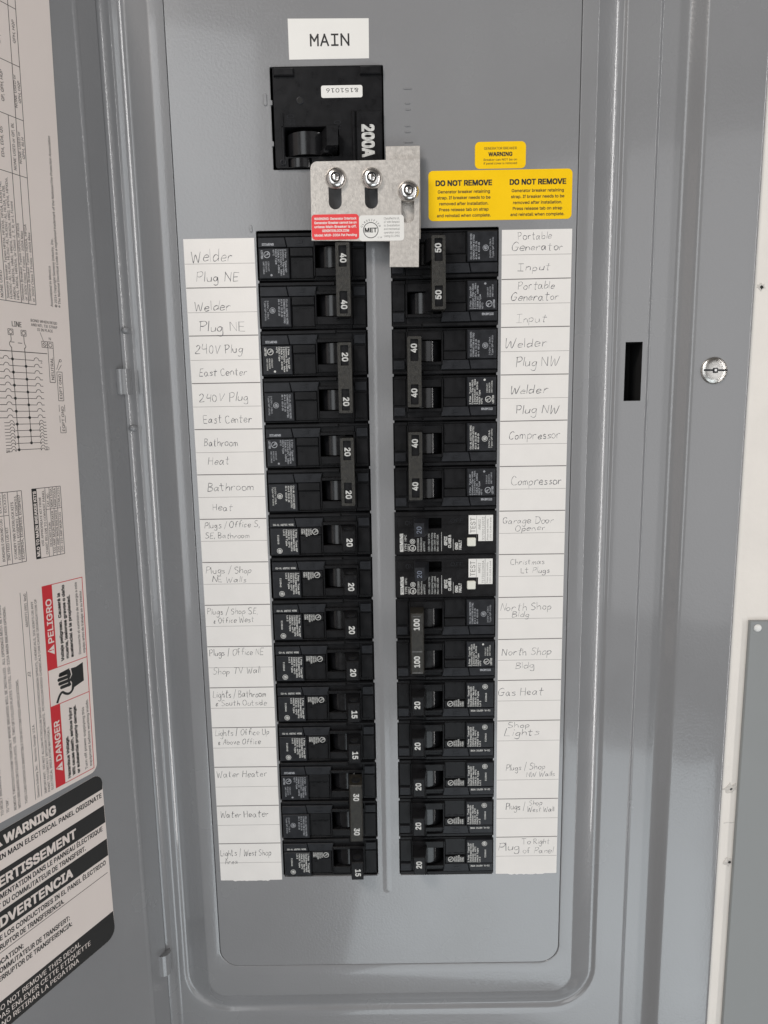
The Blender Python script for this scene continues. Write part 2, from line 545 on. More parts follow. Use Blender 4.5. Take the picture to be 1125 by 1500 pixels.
for v0, v1, us in ((3.6, 17.2, -143.7), (-357.0, -343.0, -145.2)):
    kn = MB()
    sec = [(us + 4.5 * math.cos(R(a)), 2.0 + 4.5 * math.sin(R(a))) for a in range(180, -41, -20)]
    kn.extr_y(sec, v0, v1)
    kn = under(kn.build('hinge_knuckle', 'paint'))
    smooth_angle(kn, 40)
for u, v in ((-141.2, 38.2), (-141.0, -15.2)):
    bu = MB().lathe(u, v, [(1.9, -3.5), (1.9, .2), (1.6, .9), (1.0, 1.4), (.2, 1.6)], 16)
    under(bu.build('weld_dimple', 'paint', smooth=True))

# ================================================================== handwriting
GL = {
'A': "0,0 2.5,10 5,0;1,4 4.3,4", 'B': "0.6,0 0.6,10;0.6,10 4,9.2 3.6,6.2 0.8,5.2 4.6,4 4,0.8 0.3,0", 'C': "5,8.5 3.5,10 1,8 0.3,4 1.5,0.5 4,0.3 5,1.5",
'D': "0.5,0 0.5,10;0,10 4,9 5.5,5 4,1 0.2,0", 'E': "4.6,10 0.5,10;0.5,10 0.5,0;0.5,0 4.8,0;0.5,5 4,5", 'G': "5.5,8.5 3.5,10 1,8 0.3,4 1.5,0.5 4.5,0.5 5.5,4;3,4.2 6,4.2",
'H': "0.5,10 0.3,0;5,10 5,0;0.4,5 5,5.2", 'I': "0.6,10 5,10;2.7,10 2.5,0;0,0 5,0", 'L': "0.5,10 0.3,0.3;0.3,0.3 4.5,0", 'N': "0.3,0 0.6,10;0.6,10 5,0.3;5,0.3 5.3,10",
'O': "3,10 0.8,8 0.3,4 2,0 4.5,1 5.5,5 4.5,9 3,10", 'P': "0.6,0 0.6,10;0,9.5 3.5,10 4.8,7.5 3,5 0.7,4.8", 'R': "0.6,0 0.6,10;0,9.5 3.5,10 4.6,7.8 3,5.4 0.8,5;2,5 5,0",
'S': "5,9 3,10 0.8,8.5 1.5,6 4,4.5 4.6,2 2.5,0 0.2,1", 'T': "0,10 6,10;3,10 3,0", 'U': "0.5,10 0.4,2.5 2.5,0 4.8,2 5,10", 'V': "0,10 2.5,0;2.5,0 5,10",
'W': "0,10 1,1 1.8,0.3 3.2,7 4.6,0.3 5.5,1 7,10",
'a': "4,4.5 2,5.2 0.4,3 1,0.4 2.6,0.6 4,4.5;4,5 4,1 5,0.2", 'b': "0.5,10 0.5,0.5;0.5,3 2.5,5 4.2,3.5 3.5,0.5 0.5,0.3", 'c': "4,4.2 2.2,5.2 0.5,3 1.2,0.3 4,0.8",
'd': "4.2,10 4,0.3;4,4 2.2,5 0.4,3 1,0.4 2.8,0.5 4,2.5", 'e': "0.6,2.8 4,3.2 3.5,5 1.6,5 0.4,2.5 1.5,0.2 4.2,1", 'f': "4,9.5 2.6,10 1.8,8 1.8,0;0.3,5 3.6,5",
'g': "4,4.5 2,5.2 0.4,3 1.2,0.8 3,1.2 4,4.5;4,5 4,-3 2,-4.5 0.3,-3.2", 'h': "0.5,10 0.4,0;0.4,3 2.3,5 3.8,4 4,0", 'i': "0.6,5 0.6,0;0.5,7.4 0.9,7.9",
'l': "0.5,10 0.5,0", 'm': "0.4,5 0.4,0;0.4,3.5 1.8,5 2.8,4 2.8,0;2.8,3.5 4.2,5 5.4,4 5.6,0", 'n': "0.5,5 0.4,0;0.4,3 2.2,5 3.7,4 4,0", 'o': "2.3,5.2 0.6,4 0.5,1.2 2.3,0 4,1.5 4,4 2.3,5.2",
'p': "0.5,5 0.3,-4;0.4,3.5 2.4,5.2 4.2,3.5 3,0.7 0.5,0.5", 'r': "0.5,5 0.4,0;0.4,3 2,5 3.6,4.6", 's': "3.6,4.6 2,5.2 0.8,4 3.2,2.2 3,0.4 0.3,0.3", 't': "2,9 1.9,0.6 3.2,0.2;0.2,5.8 4,6",
'u': "0.5,5 0.6,1 2.2,0.2 3.8,1.5 4,5;4,5 4.1,0.2", 'v': "0.3,5 2,0;2,0 4,5", 'w': "0.2,5 1.2,0.2 2.5,4 3.8,0.2 5,5", '0': "2.5,9 0.8,7 0.6,2.5 2.2,0 4,2 4.2,6.5 2.5,9",
'2': "0.4,8 2.2,10 4.2,8 3,4.5 0.2,0.3 5,0.4", '4': "1.5,10 0.6,5 4.8,5;4.4,9.6 4,0", '/': "0.4,-2 2.6,12", ',': "0.8,0.8 0.3,-1.8", '&': "4,4.5 1.6,5 1.4,3 3,2.8 1,2.4 1.2,0.4 4,0.8;2.6,6.4 2.4,-0.8"}
def spline(p):
    if len(p) < 3:
        return p
    out = []
    for i in range(len(p) - 1):
        p0, p1, p2, p3 = p[max(0, i - 1)], p[i], p[i + 1], p[min(len(p) - 1, i + 2)]
        for k in range(4):
            t = k / 4
            out.append(tuple(.5 * (2 * p1[j] + (p2[j] - p0[j]) * t + (2 * p0[j] - 5 * p1[j] + 4 * p2[j] - p3[j]) * t * t + (3 * p1[j] - p0[j] - 3 * p2[j] + p3[j]) * t ** 3) for j in (0, 1)))
    out.append(p[-1])
    return out
def scribble(mb, s, u0, u1, v, h, wd=0.34, z=0.09):
    strokes, x = [], 0.0
    for ch in s:
        if ch == ' ':
            x += 3.4
            continue
        gw = 0
        sc, dy, sk = random.uniform(.9, 1.1), random.uniform(-.6, .6), random.uniform(-.04, .18)
        for st in GL[ch].split(';'):
            p = [tuple(float(c) for c in q.split(',')) for q in st.split()]
            p = [((a + random.uniform(-.22, .22)) * sc, (b + random.uniform(-.28, .28)) * sc) for a, b in p]
            gw = max(gw, max(a for a, b in p))
            strokes.append([(x + a + sk * b, b + dy) for a, b in spline(p)])
        x += gw + random.uniform(1.0, 1.7)
    a0 = min(p[0] for s_ in strokes for p in s_)
    a1 = max(p[0] for s_ in strokes for p in s_)
    kx = (u1 - u0) / (a1 - a0)
    ky = h / 10
    drift = random.uniform(-.01, .025)
    for st in strokes:
        mb.path([(u0 + (a - a0) * kx, v + b * ky + (a - a0) * kx * drift) for a, b in st], wd * random.uniform(.65, 1.15), z, .35)
HW = [('L', 1, 'Welder', -102.7, -80.9, 73.2, 6.0), ('L', 1, 'Plug NE', -100.7, -77.4, 62.9, 5.0), ('L', 2, 'Welder', -102.3, -83.0, 47.6, 5.0), ('L', 2, 'Plug NE', -100.4, -75.7, 36.7, 5.1), ('L', 3, '240V Plug', -103.7, -77.4, 25.0, 4.8), ('L', 3, 'East Center', -102.1, -75.7, 12.9, 4.1), ('L', 4, '240V Plug', -102.9, -76.0, -1.3, 4.5), ('L', 4, 'East Center', -101.3, -74.3, -13.0, 4.5), ('L', 5, 'Bathroom', -101.7, -82.9, -25.9, 4.2), ('L', 5, 'Heat', -100.0, -88.0, -36.3, 4.2), ('L', 6, 'Bathroom', -101.2, -75.2, -51.1, 4.3), ('L', 6, 'Heat', -98.7, -87.4, -62.5, 3.9), ('L', 7, 'Plugs / Office S,', -104.0, -72.7, -72.7, 3.6), ('L', 7, 'SE, Bathroom', -103.9, -78.9, -78.6, 3.2), ('L', 8, 'Plugs / Shop', -104.7, -78.6, -99.1, 3.6), ('L', 8, 'NE Walls', -101.4, -81.7, -104.4, 3.2), ('L', 9, 'Plugs / Shop SE,', -105.3, -76.2, -123.7, 3.7), ('L', 9, '& Office West', -102.0, -78.4, -129.1, 3.3), ('L', 10, 'Plugs / Office NE', -105.5, -73.3, -149.1, 3.8), ('L', 10, 'Shop TV Wall', -104.1, -75.8, -160.6, 3.8), ('L', 11, 'Lights / Bathroom', -104.9, -73.6, -175.1, 4.3), ('L', 11, '& South Outside', -103.6, -73.1, -180.3, 3.4), ('L', 12, 'Lights / Office Up', -105.0, -72.6, -199.4, 3.9), ('L', 12, '& Above Office', -103.3, -77.8, -205.1, 3.5), ('L', 13, 'Water Heater', -105.3, -75.0, -226.3, 4.0), ('L', 14, 'Water Heater', -104.2, -75.3, -253.0, 4.1), ('L', 15, 'Lights / West Shop', -106.0, -74.7, -278.7, 4.2), ('L', 15, 'Area', -103.3, -95.7, -284.3, 3.3),
('R', 1, 'Portable', 72.6, 90.9, 81.9, 3.8), ('R', 1, 'Generator', 69.8, 96.9, 76.3, 4.2), ('R', 1, 'Input', 72.8, 90.5, 65.7, 3.9), ('R', 2, 'Portable', 73.3, 92.9, 56.1, 3.9), ('R', 2, 'Generator', 69.7, 95.3, 50.1, 4.3), ('R', 2, 'Input', 72.5, 89.2, 38.9, 4.0), ('R', 3, 'Welder', 67.0, 89.5, 25.5, 4.7), ('R', 3, 'Plug NW', 72.8, 96.8, 15.1, 4.8), ('R', 4, 'Welder', 70.3, 90.8, 0.3, 4.5), ('R', 4, 'Plug NW', 73.1, 97.1, -10.6, 4.5), ('R', 5, 'Compressor', 69.5, 97.8, -24.9, 4.6), ('R', 6, 'Compressor', 70.9, 99.1, -50.8, 4.7), ('R', 7, 'Garage Door', 66.5, 95.4, -72.7, 3.6), ('R', 7, 'Opener', 73.6, 90.4, -77.1, 3.2), ('R', 8, 'Christmas', 71.1, 90.4, -96.7, 3.2), ('R', 8, 'Lt Plugs', 77.1, 93.6, -101.7, 3.2), ('R', 9, 'North Shop', 65.5, 94.9, -124.4, 4.5), ('R', 9, 'Bldg', 72.3, 82.2, -128.2, 3.3), ('R', 10, 'North Shop', 66.6, 95.5, -151.5, 4.6), ('R', 10, 'Bldg', 74.7, 85.6, -159.6, 3.8), ('R', 11, 'Gas Heat', 64.8, 91.5, -176.5, 4.7), ('R', 12, 'Shop', 70.7, 83.4, -197.0, 3.5), ('R', 12, 'Lights', 68.3, 89.6, -202.2, 4.4), ('R', 13, 'Plugs / Shop', 69.8, 93.3, -224.7, 4.0), ('R', 13, 'NW Walls', 82.2, 99.2, -228.9, 3.1), ('R', 14, 'Plugs /', 70.1, 81.7, -250.3, 4.1), ('R', 14, 'Shop', 84.2, 92.1, -247.8, 3.2), ('R', 14, 'West Wall', 83.4, 99.3, -251.9, 3.2), ('R', 15, 'Plug', 65.7, 78.4, -277.7, 5.1), ('R', 15, 'To Right', 80.0, 97.2, -273.8, 3.7), ('R', 15, 'of Panel', 80.9, 99.9, -279.8, 3.7)]
P = 25.4
for side, x0, x1, top, lab in (('L', -106.65, -68.55, 85.1, 'long white paper strip of handwritten circuit names left of the breakers'),
                               ('R', 64.2, 101.8, 86.95, 'long white paper strip of handwritten circuit names right of the breakers')):
    bot = top - 15 * P
    edge = [(x0, bot + .6)]
    n = 26
    for i in range(1, n):
        x = x0 + (x1 - x0) * i / n
        edge.append((x, bot + (random.uniform(-.25, .3) if 5 < i < 21 else .5)))
    poly = edge + [(x1, bot + .6), (x1, top), (x0, top)]
    strip = tag(MB().prism(poly, 0.01, .07).build('circuit_directory', 'paper'), lab, 'paper label', 'handwritten circuit label strips')
    for i in range(1, 15):
        if not (side == 'R' and i == 12):
            ru = MB().line((x0 + .1, top - i * P + random.uniform(-.15, .15)), (x1 - .1, top - i * P + random.uniform(-.15, .15)), .5, .085)
            ru.build('ruled_line', 'rule', strip)
    for i in range(15):
        y = top - i * P - 12.9
        MB().line((x0 + .1, y), (x1 - .1, y), .26, .08).build('thin_ruled_line', 'rule_thin', strip)
    for r in range(1, 16):
        hw = MB()
        words = []
        for s_, rr, t, u0, u1, v, h in HW:
            if s_ == side and rr == r:
                scribble(hw, t, u0, u1, v, h, .31 if h > 4 else .25)
                words.append(t)
        if words:
            o = hw.build('handwriting', 'pen_dark' if (side == 'L' and r > 6) else 'pen', strip)
            o['label'] = 'handwritten words ' + ' '.join(words).replace(' /', '')

# ================================================================== stickers
ml = tag(MB().prism([(-46.4, 172.4), (-5.2, 172.4), (-5.0, 191.2), (-46.5, 191.7)], .01, .08).build('name_label', 'sticker_w'), 'white rectangular sticker reading MAIN above the main breaker', 'sticker')
mt = MB()
def mono(mb, ch, x, y, w, h, wd):
    S = {'M': [[(0, 0), (0, 1)], [(0, 1), (.5, .42)], [(.5, .42), (1, 1)], [(1, 1), (1, 0)]], 'A': [[(0, 0), (.5, 1)], [(.5, 1), (1, 0)], [(.18, .32), (.82, .32)]],
         'I': [[(.1, 0), (.9, 0)], [(.1, 1), (.9, 1)], [(.5, 0), (.5, 1)]], 'N': [[(0, 0), (0, 1)], [(0, 1), (1, 0)], [(1, 0), (1, 1)]]}[ch]
    for k, (a, b) in enumerate(S):
        p, q = (x + a[0] * w, y + a[1] * h), (x + b[0] * w, y + b[1] * h)
        l = math.hypot(q[0] - p[0], q[1] - p[1])
        ex = ((q[0] - p[0]) / l * wd / 2, (q[1] - p[1]) / l * wd / 2)
        mb.line((p[0] - ex[0], p[1] - ex[1]), (q[0] + ex[0], q[1] + ex[1]), wd, .1 + .004 * k)
for k, ch in enumerate('MAIN'):
    mono(mt, ch, -35.0 + k * 5.25, 178.9, 3.7, 5.0, .85)
mt.build('lettering', 'ink_k', ml)

ys = tag(MB().prism(rrect(49.6, 76.4, 117.8, 131.1, 2.4), .02, .12).build('warning_sticker', 'yellow'), 'small yellow generator breaker warning sticker above the large yellow one', 'sticker', 'yellow generator breaker stickers')
t = MB()
for s, v, h, w_, b in (('GENERATOR BREAKER', 127.2, 1.25, 17.2, .01), ('WARNING', 124.0, 1.9, 12.4, .03), ('Breaker can NOT be on', 121.7, 1.1, 17.5, .012), ('if panel cover is removed', 119.9, 1.1, 17.5, .012)):
    t.text(s, 63, v, h, .14, w_, 'c', bold=b)
t.build('lettering', 'ink_k', ys)
yb = tag(MB().prism(rrect(25.0, 101.2, 92.0, 117.2, 2.4), .02, .12).build('warning_sticker', 'yellow'), 'large yellow DO NOT REMOVE sticker beside the metal interlock plate', 'sticker', 'yellow generator breaker stickers')
t = MB()
for cx in (43.8, 83.0):
    for s, v, h, w_, b in (('DO NOT REMOVE', 109.7, 2.55, 29.6, .035), ('Generator breaker retaining', 105.9, 1.5, 27.6, .016), ('strap. If breaker needs to be', 102.9, 1.5, 28.2, .016),
                           ('removed after installation.', 99.9, 1.5, 26.0, .016), ('Press release tab on strap', 96.9, 1.5, 26.2, .016), ('and reinstall when complete.', 93.9, 1.5, 28.6, .016)):
        t.text(s, cx, v, h, .14, w_, 'c', bold=b)
t.build('lettering', 'ink_k', yb)

# ------------------------------------------------------------------ door decals (door frame: x = -s, y = v)
def on_door(name):
    return empty(name, -143.5, 0, 1.0, (0, 0, R(90 - DA)))
ins = on_door('instruction_label')
tag(ins, 'tall white wiring diagram and instruction label on the open door', 'label')
Kt = 0.02725
nk = math.hypot(1, Kt)
class ST_(MB):
    """label's own frame: a from its right edge leftwards, b up; stuck on slightly askew"""
    def build(s, name, m, parent=None, smooth=False):
        s.v = [(-(33.95 + (a - Kt * b) / nk), (Kt * a + b) / nk, z) for a, b, z in s.v]
        s.f = [tuple(reversed(f)) for f in s.f]
        return MB.build(s, name, m, parent, smooth)
    def rt(s, t, a, b0, b1, h, z=.1, bold=0.0):          # text read upwards, letter tops to the left
        k = len(s.v)
        MB.text(s, t, 0, 0, h, z, b1 - b0, bold=bold)
        s.v[k:] = [(a + y, b0 + x, zz) for x, y, zz in s.v[k:]]
        return s
    def ht(s, t, a, b, h, w_, z=.1, bold=0.0):           # text read to the right
        k = len(s.v)
        MB.text(s, t, 0, 0, h, z, w_, bold=bold)
        s.v[k:] = [(a - x, b + y, zz) for x, y, zz in s.v[k:]]
        return s
bs = ST_()
bs.prism(rrect(0, 150, -200.6, 225, 4.5), .01, .07)
bs.f = [tuple(f) for f in bs.f]
bs.build('paper', 'decal', ins)
tb = ST_()                                             # breaker type table
for a in (33.9, 26.0, 22.2, 18.35):
    tb.line((a, 45.8), (a, 103.6), .28, .1)
for a in (26.0 if False else 22.2, 18.35):
    tb.line((a, 103.6), (a, 220), .28, .1)
tb.line((26.0, 103.6), (26.0, 128.8), .28, .1)
for b in (45.8, 103.6, 128.8, 152.0, 176.5):
    tb.line((18.35, b), (75, b), .28, .1)
tb.build('table_rules', 'ink_k', ins)
tx = ST_()
for s, a, b0, b1, h in (("Assembled in Mexico", 8.9, 46.1, 65.3, 1.35), ("© 2014 Copyright Siemens Industry, Inc.", 6.5, 46.1, 78.7, 1.35), ("® The National Electrical Code is a registered trademark of the National Fire Protection Association", 4.4, 46.2, 126.5, 1.35),
        ("Siemens Breaker Types HFD6, HFXD6, HFGA, HJD6(-A),", 32.1, 47, 98.4, 1.2), ("HJXD6(-A), HJGA, HLD6(-A), HLXD6(-A), HLGA, HLGB,", 30.5, 47, 97, 1.2), ("HMD6, HMXD6, HMG, HND6, HNXD6, HNG, HPD6, HPXD6,", 28.7, 47, 101, 1.2), ("HPG, HRD6, HRXD6, or Class J, T, R, or L Fuses", 27.0, 47, 91, 1.2),
        ("Siemens Breaker Types HFD6, HFXD6", 24.5, 47, 81.8, 1.2), ("or 300V Class T Fuses - 200A Max", 22.8, 47.3, 78.8, 1.2), ("Siemens Breaker Types HDGA, HFGA", 20.7, 47.2, 82.2, 1.2), ("or 300V Class T Fuses - 600A Max", 18.9, 47.2, 78.9, 1.2),
        ("NONE USED", 35.0, 47, 59, 1.3), ("NONE USED", 38.5, 47, 59, 1.3), ("NONE USED or QP, BL", 23.6, 105.5, 126.1, 1.3), ("NONE USED or", 20.7, 109.2, 123.2, 1.2), ("QPH, BLH", 18.9, 111.7, 121.1, 1.2), ("ED4, ED6, QS", 29.4, 109.6, 122.6, 1.4),
        ("NONE USED or", 20.9, 133.5, 147.6, 1.2), ("QPH, HQP", 18.9, 136.1, 145.6, 1.2), ("QP, QPH, HQP", 27.4, 134, 147.2, 1.4), ("QPH, HQP", 19.6, 161.5, 171.2, 1.3), ("QP, QPH", 27.4, 158, 168, 1.4),
        ('TO RESET BREAKERS WITH TRIP INDICATION TURN TO "OFF" THEN', 55.2, -197.5, -132, 1.35), ('TO "ON".', 52.3, -197.4, -190.5, 1.35),
        ("REMOVE TWISTOUTS FROM TRIM ONLY WHERE BREAKERS WILL BE INSTALLED.  ALL OPENINGS MUST BE FILLED", 48.4, -198.1, -95, 1.35), ("WITH BREAKERS OR FILLER PLATES.  USE TWO QF3 FILLER PLATES TO FILL 150-225A MAIN BREAKER OPENING.", 46.1, -198.4, -96.4, 1.35),
        ("THIS LOAD CENTER IS INVERTIBLE FOR BOTTOM FEED APPLICATIONS.", 42.4, -197.8, -133.7, 1.35),
        ("Siemens Industry, Inc.    Norcross, Georgia  U.S.A.", 35.7, -198, -159.3, 1.2), ("J2", 35.7, -134.6, -132, 1.5), ("48690971 0901  RevD", 35.0, -109.4, -92.7, 1.3),
        ("IMPORTANT:  DO NOT ALLOW PETROLEUM BASED HYDROCARBON SPRAYS, CHEMICALS, SOLVENTS OR ANY", 31.5, -197.9, -97.4, 1.25), ("PAINT TO CONTACT INTERIOR COMPONENTS.  PETROLEUM BASED CHEMICALS CAN CAUSE DEGRADATION OF", 29.5, -198, -96.6, 1.25), ("ELECTRICAL INSULATING MATERIALS.", 27.6, -197.8, -163.6, 1.25),
        ("STANDBY PWR INTERLOCK KITS", 38.0, -75, -47.5, 1.35), ("ECSBPK01, ECSBPK02, ECSBPK03,", 36.0, -75.6, -44.5, 1.3), ("ECSBPK04, ECSBPK05, ECSBPK07", 34.1, -75.6, -44.5, 1.3), ("2ND FEED LUG KIT", 41.6, -75, -59, 1.3), ("BONDABLE GROUND LUG", 44.2, -75, -55, 1.3), ("ECLX225", 41.6, -52, -43.5, 1.2), ("ECLX200", 44.2, -52, -43.5, 1.2),
        ("USE APPROPRIATE KIT FROM", 23.1, -71, -47, 1.25), ("CHART BELOW TO CONVERT PANEL", 21.0, -75.6, -43.4, 1.25), ("DESCRIPTION", 18.6, -72, -60, 1.2), ("CAT. NO.", 18.6, -52, -45, 1.2), ("150 AMP MAIN BREAKER", 16.6, -75.8, -54.2, 1.2), ("MBK150A", 16.6, -52.4, -43, 1.2), ("200 AMP MAIN BREAKER", 14.5, -75.8, -54.2, 1.2), ("MBK200A", 14.5, -52.4, -43, 1.2), ("150-225 AMP MAIN LUG", 12.3, -75.8, -55.5, 1.2), ("ECMLK225", 12.3, -52.4, -43, 1.2)):
    tx.rt(s, a, b0, b1, h, bold=.012)
for s, a, b0, b1, h in (("Hazardous Voltage.", 16.9, -196.4, -173.6, 1.6), ("Will cause death, serious injury", 14.0, -196.1, -158.7, 1.6), ("or substantial property damage.", 11.2, -196.3, -158.6, 1.6), ("Voltaje peligroso.  Causará la", 16.2, -132.5, -96.8, 1.6), ("muerte, lesiones graves o daño", 13.3, -132, -93.1, 1.6), ("sustancial a la propiedad.", 10.4, -132.2, -99.1, 1.6)):
    tx.rt(s, a, b0, b1, h, bold=.045)
for s, a, b0, b1, h in (("Turn off power supplying this", 6.1, -196.7, -161.6, 1.55), ("equipment before working inside.", 3.3, -196.1, -158.2, 1.55), ("Desconecte el suministro de energía a este", 5.6, -132.1, -93.3, 1.5), ("equipo antes de trabajar en su interior.", 3.0, -132.2, -98, 1.5)):
    tx.rt(s, a, b0, b1, h, bold=.015)
tx.ht("LINE", 31.8, 34.4, 2.4, 4.9, bold=.012)
for s, b in (("BOND WHEN REQD", 37.6), ("AND NTL TIE STRAP", 35.6), ("IS IN PLACE", 33.6)):
    tx.ht(s, 21.8 if b > 34 else 18.6, b, 1.3, 14.5 if b > 34 else 8.6, bold=.01)
tx.ht("N", 12.5, 29.7, 1.4, 1.1)
tx.ht("2", 18.0, 18.2, 1.4, .9)
tx.ht("40", 18.3, -23.8, 1.4, 1.9)
tx.ht("39", 39.6, -24.2, 1.4, 1.9)
tx.rt("NEUTRAL", 10.9, 10.6, 21.5, 1.5, bold=.01)
tx.rt("EQPT GND", 6.9, 1.4, 13.6, 1.5, bold=.01)
tx.rt("EQPT GND", 6.6, -14.7, -2.5, 1.5, bold=.01)
tx.build('printed_text', 'ink_k', ins)
dg = ST_()                                             # wiring diagram
for a in (32.8, 26.1):
    dg.frame(a - 1.3, a + 1.3, 30.5, 33.1, .25, .1)
    dg.ring(a, 31.8, .75, 1.0, .1)
    dg.path(spline([(a, 30.4), (a, 28.0), (a + (.9 if a > 30 else -.2), 26.8), (a - .1 + (.9 if a > 30 else -.6), 25.6), (a, 24.6)]), .3, .1)
dg.line((32.9, 27.2), (31.2, 27.2), .28, .1)
dg.line((29.4, 27.0), (27.2, 27.0), .28, .1)
dg.line((32.85, 25), (32.8, -23.0), .34, .1)
dg.line((26.1, 25), (26.0, -20.2), .34, .1)
dg.line((60, 22.8), (14.0, 23.1), .34, .1)
dg.frame(13.5, 16.6, 26, 28.9, .26, .1)
dg.frame(10.4, 13.4, 26, 28.9, .26, .1)
dg.ring(15.1, 27.4, .8, 1.05, .1)
dg.ring(11.9, 27.4, .8, 1.05, .1)
dg.line((14.4, 26.7), (15.8, 28.1), .25, .11)
dg.line((17.2, 33), (15.6, 28.9), .22, .1)
dg.line((13.4, 26), (13.4, 9.3), .26, .1)
dg.line((10.4, 26), (10.4, 9.3), .26, .1)
dg.line((10.4, 9.3), (13.4, 9.3), .26, .1)
dg.frame(6.2, 9.2, .4, 14.6, .26, .1)
for p, q in (((9.2, -1.6), (9.2, -5)), ((9.2, -7), (9.2, -10.5)), ((9.2, -12.4), (9.2, -15.6)), ((6, -1.6), (6, -5)), ((6, -7), (6, -10.5)), ((6, -12.4), (6, -15.6)), ((9.2, -15.6), (6, -15.6)), ((9.2, 15.8), (7.2, 20.5)), ((8.3, 15.4), (6.3, 18.2))):
    dg.line(p, q, .24, .1)
dg.ring(6.8, 20.2, .5, .75, .1)
def arc(a, b, r=1.35, n=7):
    return [(a + r * math.cos(math.pi * i / n), b + r * math.sin(math.pi * i / n)) for i in range(n + 1)]
for i in range(15):
    b = 19.4 - i * 3.03
    left = i % 2 == 0
    if i < 10:
        dg.line((32.8, b), (21.6, b), .26, .1) if left else dg.line((34.6, b), (21.6, b), .26, .1)
        dg.line((34.6, b), (32.8, b), .26, .1)
        dg.path(arc(20.2, b), .28, .1)
        dg.line((18.9, b), (17.4, b), .28, .1)
        dg.path(arc(36.1, b), .28, .1)
        dg.line((37.5, b), (42, b), .28, .1)
    else:
        dg.line((34.0, b), (21.0, b), .26, .1)
        for q in (-.75, .75):
            dg.path(arc(19.8, b + q, 1.0), .26, .1)
            dg.line((18.8, b + q), (17.2, b + q), .26, .1)
            dg.path(arc(35.6, b + q, 1.0), .26, .1)
            dg.line((36.7, b + q), (39.4, b + q), .26, .1)
        dg.line((21.0, b - .75), (21.0, b + .75), .26, .1)
        dg.line((34.4, b - .75), (34.4, b + .75), .26, .1)
    dg.sheet(circ(32.83 if left else 26.05, b, .72, 12), .105)
dg.build('wiring_diagram', 'ink_k', ins)
t2 = ST_()
t2.frame(11.6, 27.8, -77, -42.3, .28, .1)
t2.quad(25.2, 27.8, -77, -42.3, .1)
for a in (20.5, 18.2, 16.1, 14.0):
    t2.line((a, -77 if a < 20 else -77), (a, -42.3), .24, .1)
t2.line((20.5, -53.2), (11.6, -53.2), .24, .1)
t2.frame(33.3, 75, -77, -42.5, .28, .1)
for a in (35.6, 40.6, 43.2):
    t2.line((a, -77), (a, -42.5), .24, .1)
t2.line((40.6, -53.5), (75, -53.5), .24, .1)
t2.line((38.0, -198.5), (38.0, -91.7), .24, .1)
t2.line((34.5, -198.4), (34.5, -91.8), .24, .1)
t2.build('kit_tables', 'ink_k', ins)
ST_().rt("MLO TO MAIN BREAKER KITS", 25.7, -75.8, -43.6, 1.5, .11, .03).build('table_heading', 'decal', ins)
rd = ST_()
for b0, b1 in ((-198.1, -154.4), (-134.9, -91.5)):
    ST_().quad(20.4, 26.2, b0, b1, .1).build('red_panel', 'red_print', ins)
rd.line((26.0, -154.4), (26.0, -134.9), .4, .1)
rd.line((2.1, -198.1), (2.1, -91.3), .4, .1)
for b in (-198.1, -154.4, -134.9, -91.4):
    rd.line((26.2, b), (1.9, b), .4, .105)
rd.build('red_frame', 'red_print', ins)
wt = ST_()
ST_().rt("DANGER", 21.6, -184.2, -162.8, 3.1, .12, .02).build('signal_word', 'decal', ins)
ST_().rt("PELIGRO", 21.4, -121.1, -98.5, 3.1, .12, .02).build('signal_word', 'decal', ins)
for b in (-188.0, -124.9):
    ST_().sheet([(21.4, b - 2.6), (21.4, b + 2.6), (25.4, b)], .12).build('alert_triangle', 'decal', ins)
ex = ST_()
for b in (-188.0, -124.9):
    ex.line((22.9, b), (24.6, b), .55, .13)
    ex.sheet(circ(22.2, b, .35, 10), .13)
ex.build('alert_mark', 'red_print', ins)
hd = ST_()                                             # shocked hand pictogram
hd.sheet([(12.9, -149.2), (5.0, -147.2), (5.0, -137.0), (9.4, -138.2), (12.6, -138.0), (12.0, -141.5), (13.6, -143.5), (12.4, -146)], .1)
hd.sheet([(13.4, -137.6), (19.6, -138.4), (19.8, -140.2), (14.2, -140.6)], .1)
for k, b in enumerate((-139.6, -141.8, -144.0, -146.2)):
    hd.sheet(rrect(13.0, 21.2 - abs(k - 1.3) * .9, b - .95, b + .85, .8, 3), .1 + .002 * k)
hd.sheet([(13.2, -138.4), (15.2, -138.6), (14.6, -147.4), (12.9, -146.8), (14.0, -143.6), (12.6, -141.4)], .11)
hd.path(spline([(22.0, -153.6), (20.4, -150.4), (18.6, -148.9), (16.8, -150.2), (14.8, -151.0), (13.0, -150.4), (11.7, -148.6)]), 1.3, .11)
hd.build('shock_pictogram', 'ink_k', ins)

wd = on_door('warning_decal')
tag(wd, 'white and black trilingual transfer switch warning decal low on the open door', 'sticker')
dpoly = rrect(-190, -37.0, -304.4, -202.9, 6.0, 6)
MB().prism(dpoly, .01, .07).build('paper', 'decal', wd)
def band(y0, y1, r0=0, r1=0):
    p = [(-190, y0)]
    if r0:
        p += [(-37 - r0 + r0 * math.cos(R(a)), y0 + r0 + r0 * math.sin(R(a))) for a in range(-90, 1, 15)]
    else:
        p += [(-37.2, y0)]
    if r1:
        p += [(-37 - r1 + r1 * math.cos(R(a)), y1 - r1 + r1 * math.sin(R(a))) for a in range(0, 91, 15)]
    else:
        p += [(-37.2, y1)]
    p += [(-190, y1)]
    MB().sheet(p, .1).build('black_band', 'ink_k', wd)
band(-212.9, -202.95, 0, 6)
band(-233.0, -222.6)
band(-253.3, -243.0)
band(-304.35, -288.5, 6, 0)
bb = MB().line((-190, -264.3), (-38.6, -263.2), .35, .1)
bb.build('ruled_line', 'ink_k', wd)
wt = MB()
